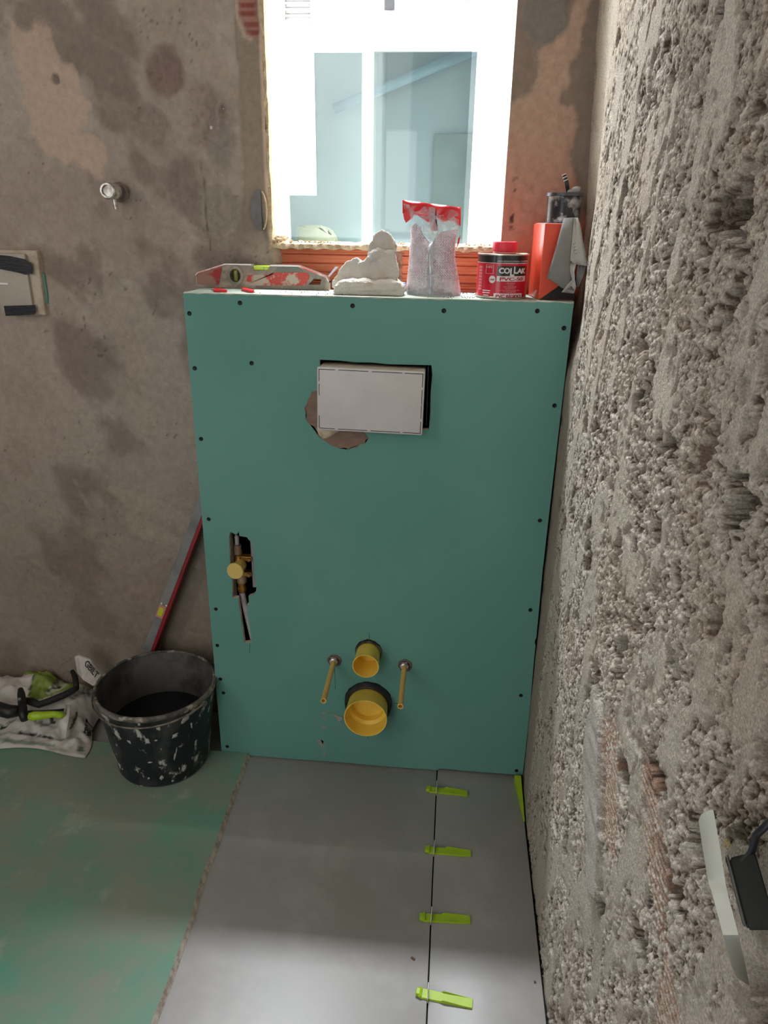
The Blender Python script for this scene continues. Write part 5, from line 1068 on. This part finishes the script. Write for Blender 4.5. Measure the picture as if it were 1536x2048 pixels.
for f_ in (0.60, 0.80, 0.97):
    c0 = a+(b-a)*f_; c1 = a+(b-a)*(f_+0.05); bm = NB(); cyl(bm, tuple(c0), tuple(c1), 0.0044, seg=14); obj('white_band', bm, M_white, t)
bm = NB(); c = at(1152, 376, 1, 0.085); ell(bm, (float(c[0]), 0.085, zl2+0.007), (0.0105, 0.008, 0.007), 0, -0.3); ell(bm, (float(c[0])-0.010, 0.085, zl2+0.0045), (0.008, 0.007, 0.0045)); 
obj('putty_lump', bm, mat('grey_putty', lin(168, 164, 160), 0.7), label='pale lump of putty on the lid of the black tin', cat='putty', smooth=True)
# folded sandpaper draped over the carton corner
t = thing('sandpaper_sheet', 'grey folded sandpaper sheet draped over the carton edge near the rough wall', 'sandpaper', (0.785, 0.0, 1.21))
z_ = 5.689
def sq(a_, b_, y): return tuple(at(930+a_/z_, 340+b_/z_, 1, y))
M_sand = mat('grey_abrasive', lin(132, 130, 128), 0.85, col2=lin(122, 120, 118), nscale=10, bump=0.3, bscale=900, bdist=0.0006, spec=0.2)
M_sandback = mat('grey_paper_back', lin(182, 180, 174), 0.85, col2=lin(172, 170, 164), nscale=14)
bm = NB(); g = []
L_ = [(1125, 548, 0.022), (1085, 690, 0.016), (1040, 860, 0.012), (985, 1050, 0.008), (930, 1228, 0.006)]
R_ = [(1240, 540, 0.022), (1232, 700, 0.014), (1215, 880, 0.006), (1200, 1050, 0.002), (1215, 1240, 0.004)]
for (a0, b0, y0), (a1, b1, y1) in zip(L_, R_): g.append([sq(a0+(a1-a0)*k/6, b0+(b1-b0)*k/6, y0+(y1-y0)*k/6-0.004*sin(pi*k/6)) for k in range(7)])
g.append([sq(a0+(a1-a0)*k/6, b0+(b1-b0)*k/6, 0.005) for k, (a0, b0, a1, b1) in zip(range(7), [(960, 1244, 1200, 1300)]*7)])
g.append([sq(1105+(1240-1105)*k/6, 1345+30*k/6, 0.004) for k in range(7)])
grid_surf(bm, g); o = obj('abrasive_face', bm, M_sand, t, smooth=True); solidify(o, 0.0012)
bm = NB(); g = []
L_ = [(1240, 540, 0.0215), (1228, 700, 0.013), (1212, 880, 0.005), (1200, 1030, 0.001), (1245, 1070, 0.003)]
R_ = [(1285, 545, 0.030), (1318, 660, 0.024), (1340, 800, 0.016), (1378, 960, 0.010), (1410, 1098, 0.006)]
for (a0, b0, y0), (a1, b1, y1) in zip(L_, R_): g.append([sq(a0+(a1-a0)*k/6, b0+(b1-b0)*k/6, y0+(y1-y0)*k/6+0.004*sin(2*pi*k/6)) for k in range(7)])
grid_surf(bm, g); o = obj('paper_back', bm, M_sandback, t, 'paler back of the sheet', smooth=True); solidify(o, 0.0012)
bm = NB(); g = []
L_ = [(1195, 1050, 0.004), (1200, 1160, 0.003), (1220, 1250, 0.002), (1170, 1300, 0.002), (1100, 1390, 0.004)]
R_ = [(1265, 1060, 0.006), (1245, 1160, 0.004), (1250, 1250, 0.004), (1265, 1330, 0.006), (1240, 1405, 0.008)]
for (a0, b0, y0), (a1, b1, y1) in zip(L_, R_): g.append([sq(a0+(a1-a0)*k/4, b0+(b1-b0)*k/4, y0-0.002+(y1-y0)*k/4+0.003*sin(pi*k/4)) for k in range(5)])
grid_surf(bm, g); o = obj('curled_tail', bm, M_sandback, t, smooth=True); solidify(o, 0.0012)
bm = NB(); g = []
L_ = [(1285, 1065, 0.010), (1270, 1180, 0.010), (1262, 1330, 0.010)]
R_ = [(1375, 1095, 0.012), (1340, 1220, 0.014), (1290, 1330, 0.014)]
for (a0, b0, y0), (a1, b1, y1) in zip(L_, R_): g.append([sq(a0+(a1-a0)*k/4, b0+(b1-b0)*k/4, y0+0.004*(k % 2)) for k in range(5)])
grid_surf(bm, g); o = obj('inner_fold', bm, M_sand, t, smooth=True); solidify(o, 0.0012)
a = np.array(sq(1255, 830, 0.005)); b = np.array(sq(1275, 960, 0.001)); ud = unit(b-a); vd = unit(np.cross([0, 1, 0.0], ud)); nn = np.array([0, -1.0, 0])
for k in range(4):
    c = a+(b-a)*(k/3.5)-np.array([0, 0.006, 0]); bm = NB(); tube(bm, [tuple(c), tuple(c+vd*(0.004 if k % 2 else 0.0055)+np.array([0, 0, -0.0012]))], 0.0004, 6); obj('printed_mark', bm, M_ink, t)

# ------------------------------------------------------------------ right wall: loose socket with frame
t = thing('loose_socket', 'white-edged socket plate with black body hanging out of the rough wall', 'socket', (0.765, -1.14, 0.86))
XS = 0.752
p0 = at(1399, 1632, 0, XS+0.004); pm = at(1419, 1768, 0, XS+0.002); p1 = at(1476, 1960, 0, XS)
q0 = at(1429, 1619, 0, XS+0.004); qm = at(1451, 1768, 0, XS+0.002); q1 = at(1498, 1966, 0, XS)
view = unit((p0+p1)/2-CP); back = view*0.055
M_plate = mat('white_socket_plastic', lin(228, 230, 220), 0.3, col2=lin(220, 222, 212), nscale=10, coat=0.2)
def strip(name, quads, m):
    bm = NB(); prism(bm, [tuple(p) for p in quads], tuple(back))
    bmesh.ops.bevel(bm, geom=[e for e in bm.edges if e.calc_length() > 0.03], offset=0.0022, segments=3, affect='EDGES'); obj(name, bm, m, t, auto=40)
side = unit(np.cross(p1-p0, view))
mid_l = (p0+p1)/2
PT = lambda px, py, x: at(px, py, 0, x)
def loft_face(name, left, right, m):
    bm = NB(); L1 = [bm.verts.new(tuple(p)) for p in left]; R1 = [bm.verts.new(tuple(p)) for p in right]
    L2_ = [bm.verts.new(tuple(p+back)) for p in left]; R2 = [bm.verts.new(tuple(p+back)) for p in right]; n = len(left)
    for i in range(n-1):
        bm.faces.new((L1[i], L1[i+1], R1[i+1], R1[i])); bm.faces.new((L2_[i], R2[i], R2[i+1], L2_[i+1])); bm.faces.new((L1[i], L2_[i], L2_[i+1], L1[i+1])); bm.faces.new((R1[i], R1[i+1], R2[i+1], R2[i]))
    bm.faces.new((L1[0], R1[0], R2[0], L2_[0])); bm.faces.new((L1[-1], L2_[-1], R2[-1], R1[-1])); obj(name, bm, m, t, auto=35)
loft_face('frame', [PT(1412, 1623, XS+.006), PT(1402, 1629, XS+.005), PT(1397, 1641, XS+.004), PT(1404, 1690, XS+.003), PT(1414, 1750, XS+.002), PT(1418, 1768, XS), PT(1424, 1786, XS-.002), PT(1446, 1870, XS-.004), PT(1462, 1930, XS-.005), PT(1474, 1956, XS-.005)],
          [PT(1424, 1619, XS+.006), PT(1427, 1622, XS+.006), PT(1429, 1632, XS+.006), PT(1439, 1690, XS+.005), PT(1448, 1748, XS+.004), PT(1451, 1766, XS+.004), PT(1455, 1786, XS+.005), PT(1477, 1870, XS+.006), PT(1494, 1945, XS+.006), PT(1499, 1972, XS+.006)], M_plate)
r_ = unit(q0-p0); dn = unit(p1-p0)
def sbox(name, ax, ay, w, h, dep, off, m):
    c0 = q0+dn*ay+r_*ax; pts = [c0, c0+r_*w, c0+r_*w+dn*h, c0+dn*h]; bm = NB(); prism(bm, [tuple(p+view*off) for p in pts], tuple(view*dep)); bmesh.ops.bevel(bm, geom=list(bm.edges), offset=0.0014, segments=2, affect='EDGES'); obj(name, bm, m, t)
LL = float(np.linalg.norm(p1-p0))
sbox('metal_plate', 0.0003, LL*0.30, 0.004, LL*0.42, 0.045, 0.004, M_steel)
sbox('socket_body', 0.004, LL*0.32, 0.042, LL*0.42, 0.035, 0.006, M_dark)
sbox('claw', 0.001, LL*0.20, 0.012, LL*0.06, 0.010, 0.010, mat('yellowed_metal', lin(206, 186, 140), 0.4, 0.5))
cst = q0+dn*LL*0.36+r_*0.026+view*0.012
bm = NB(); tube(bm, [tuple(cst), tuple(cst+r_*0.015+dn*(-0.004)), tuple(cst+r_*0.03+dn*(-0.014)), tuple(cst+r_*0.06-dn*0.02)], 0.0022, 10); obj('cable', bm, mat('black_cable', lin(34, 36, 44), 0.4), t, smooth=True)
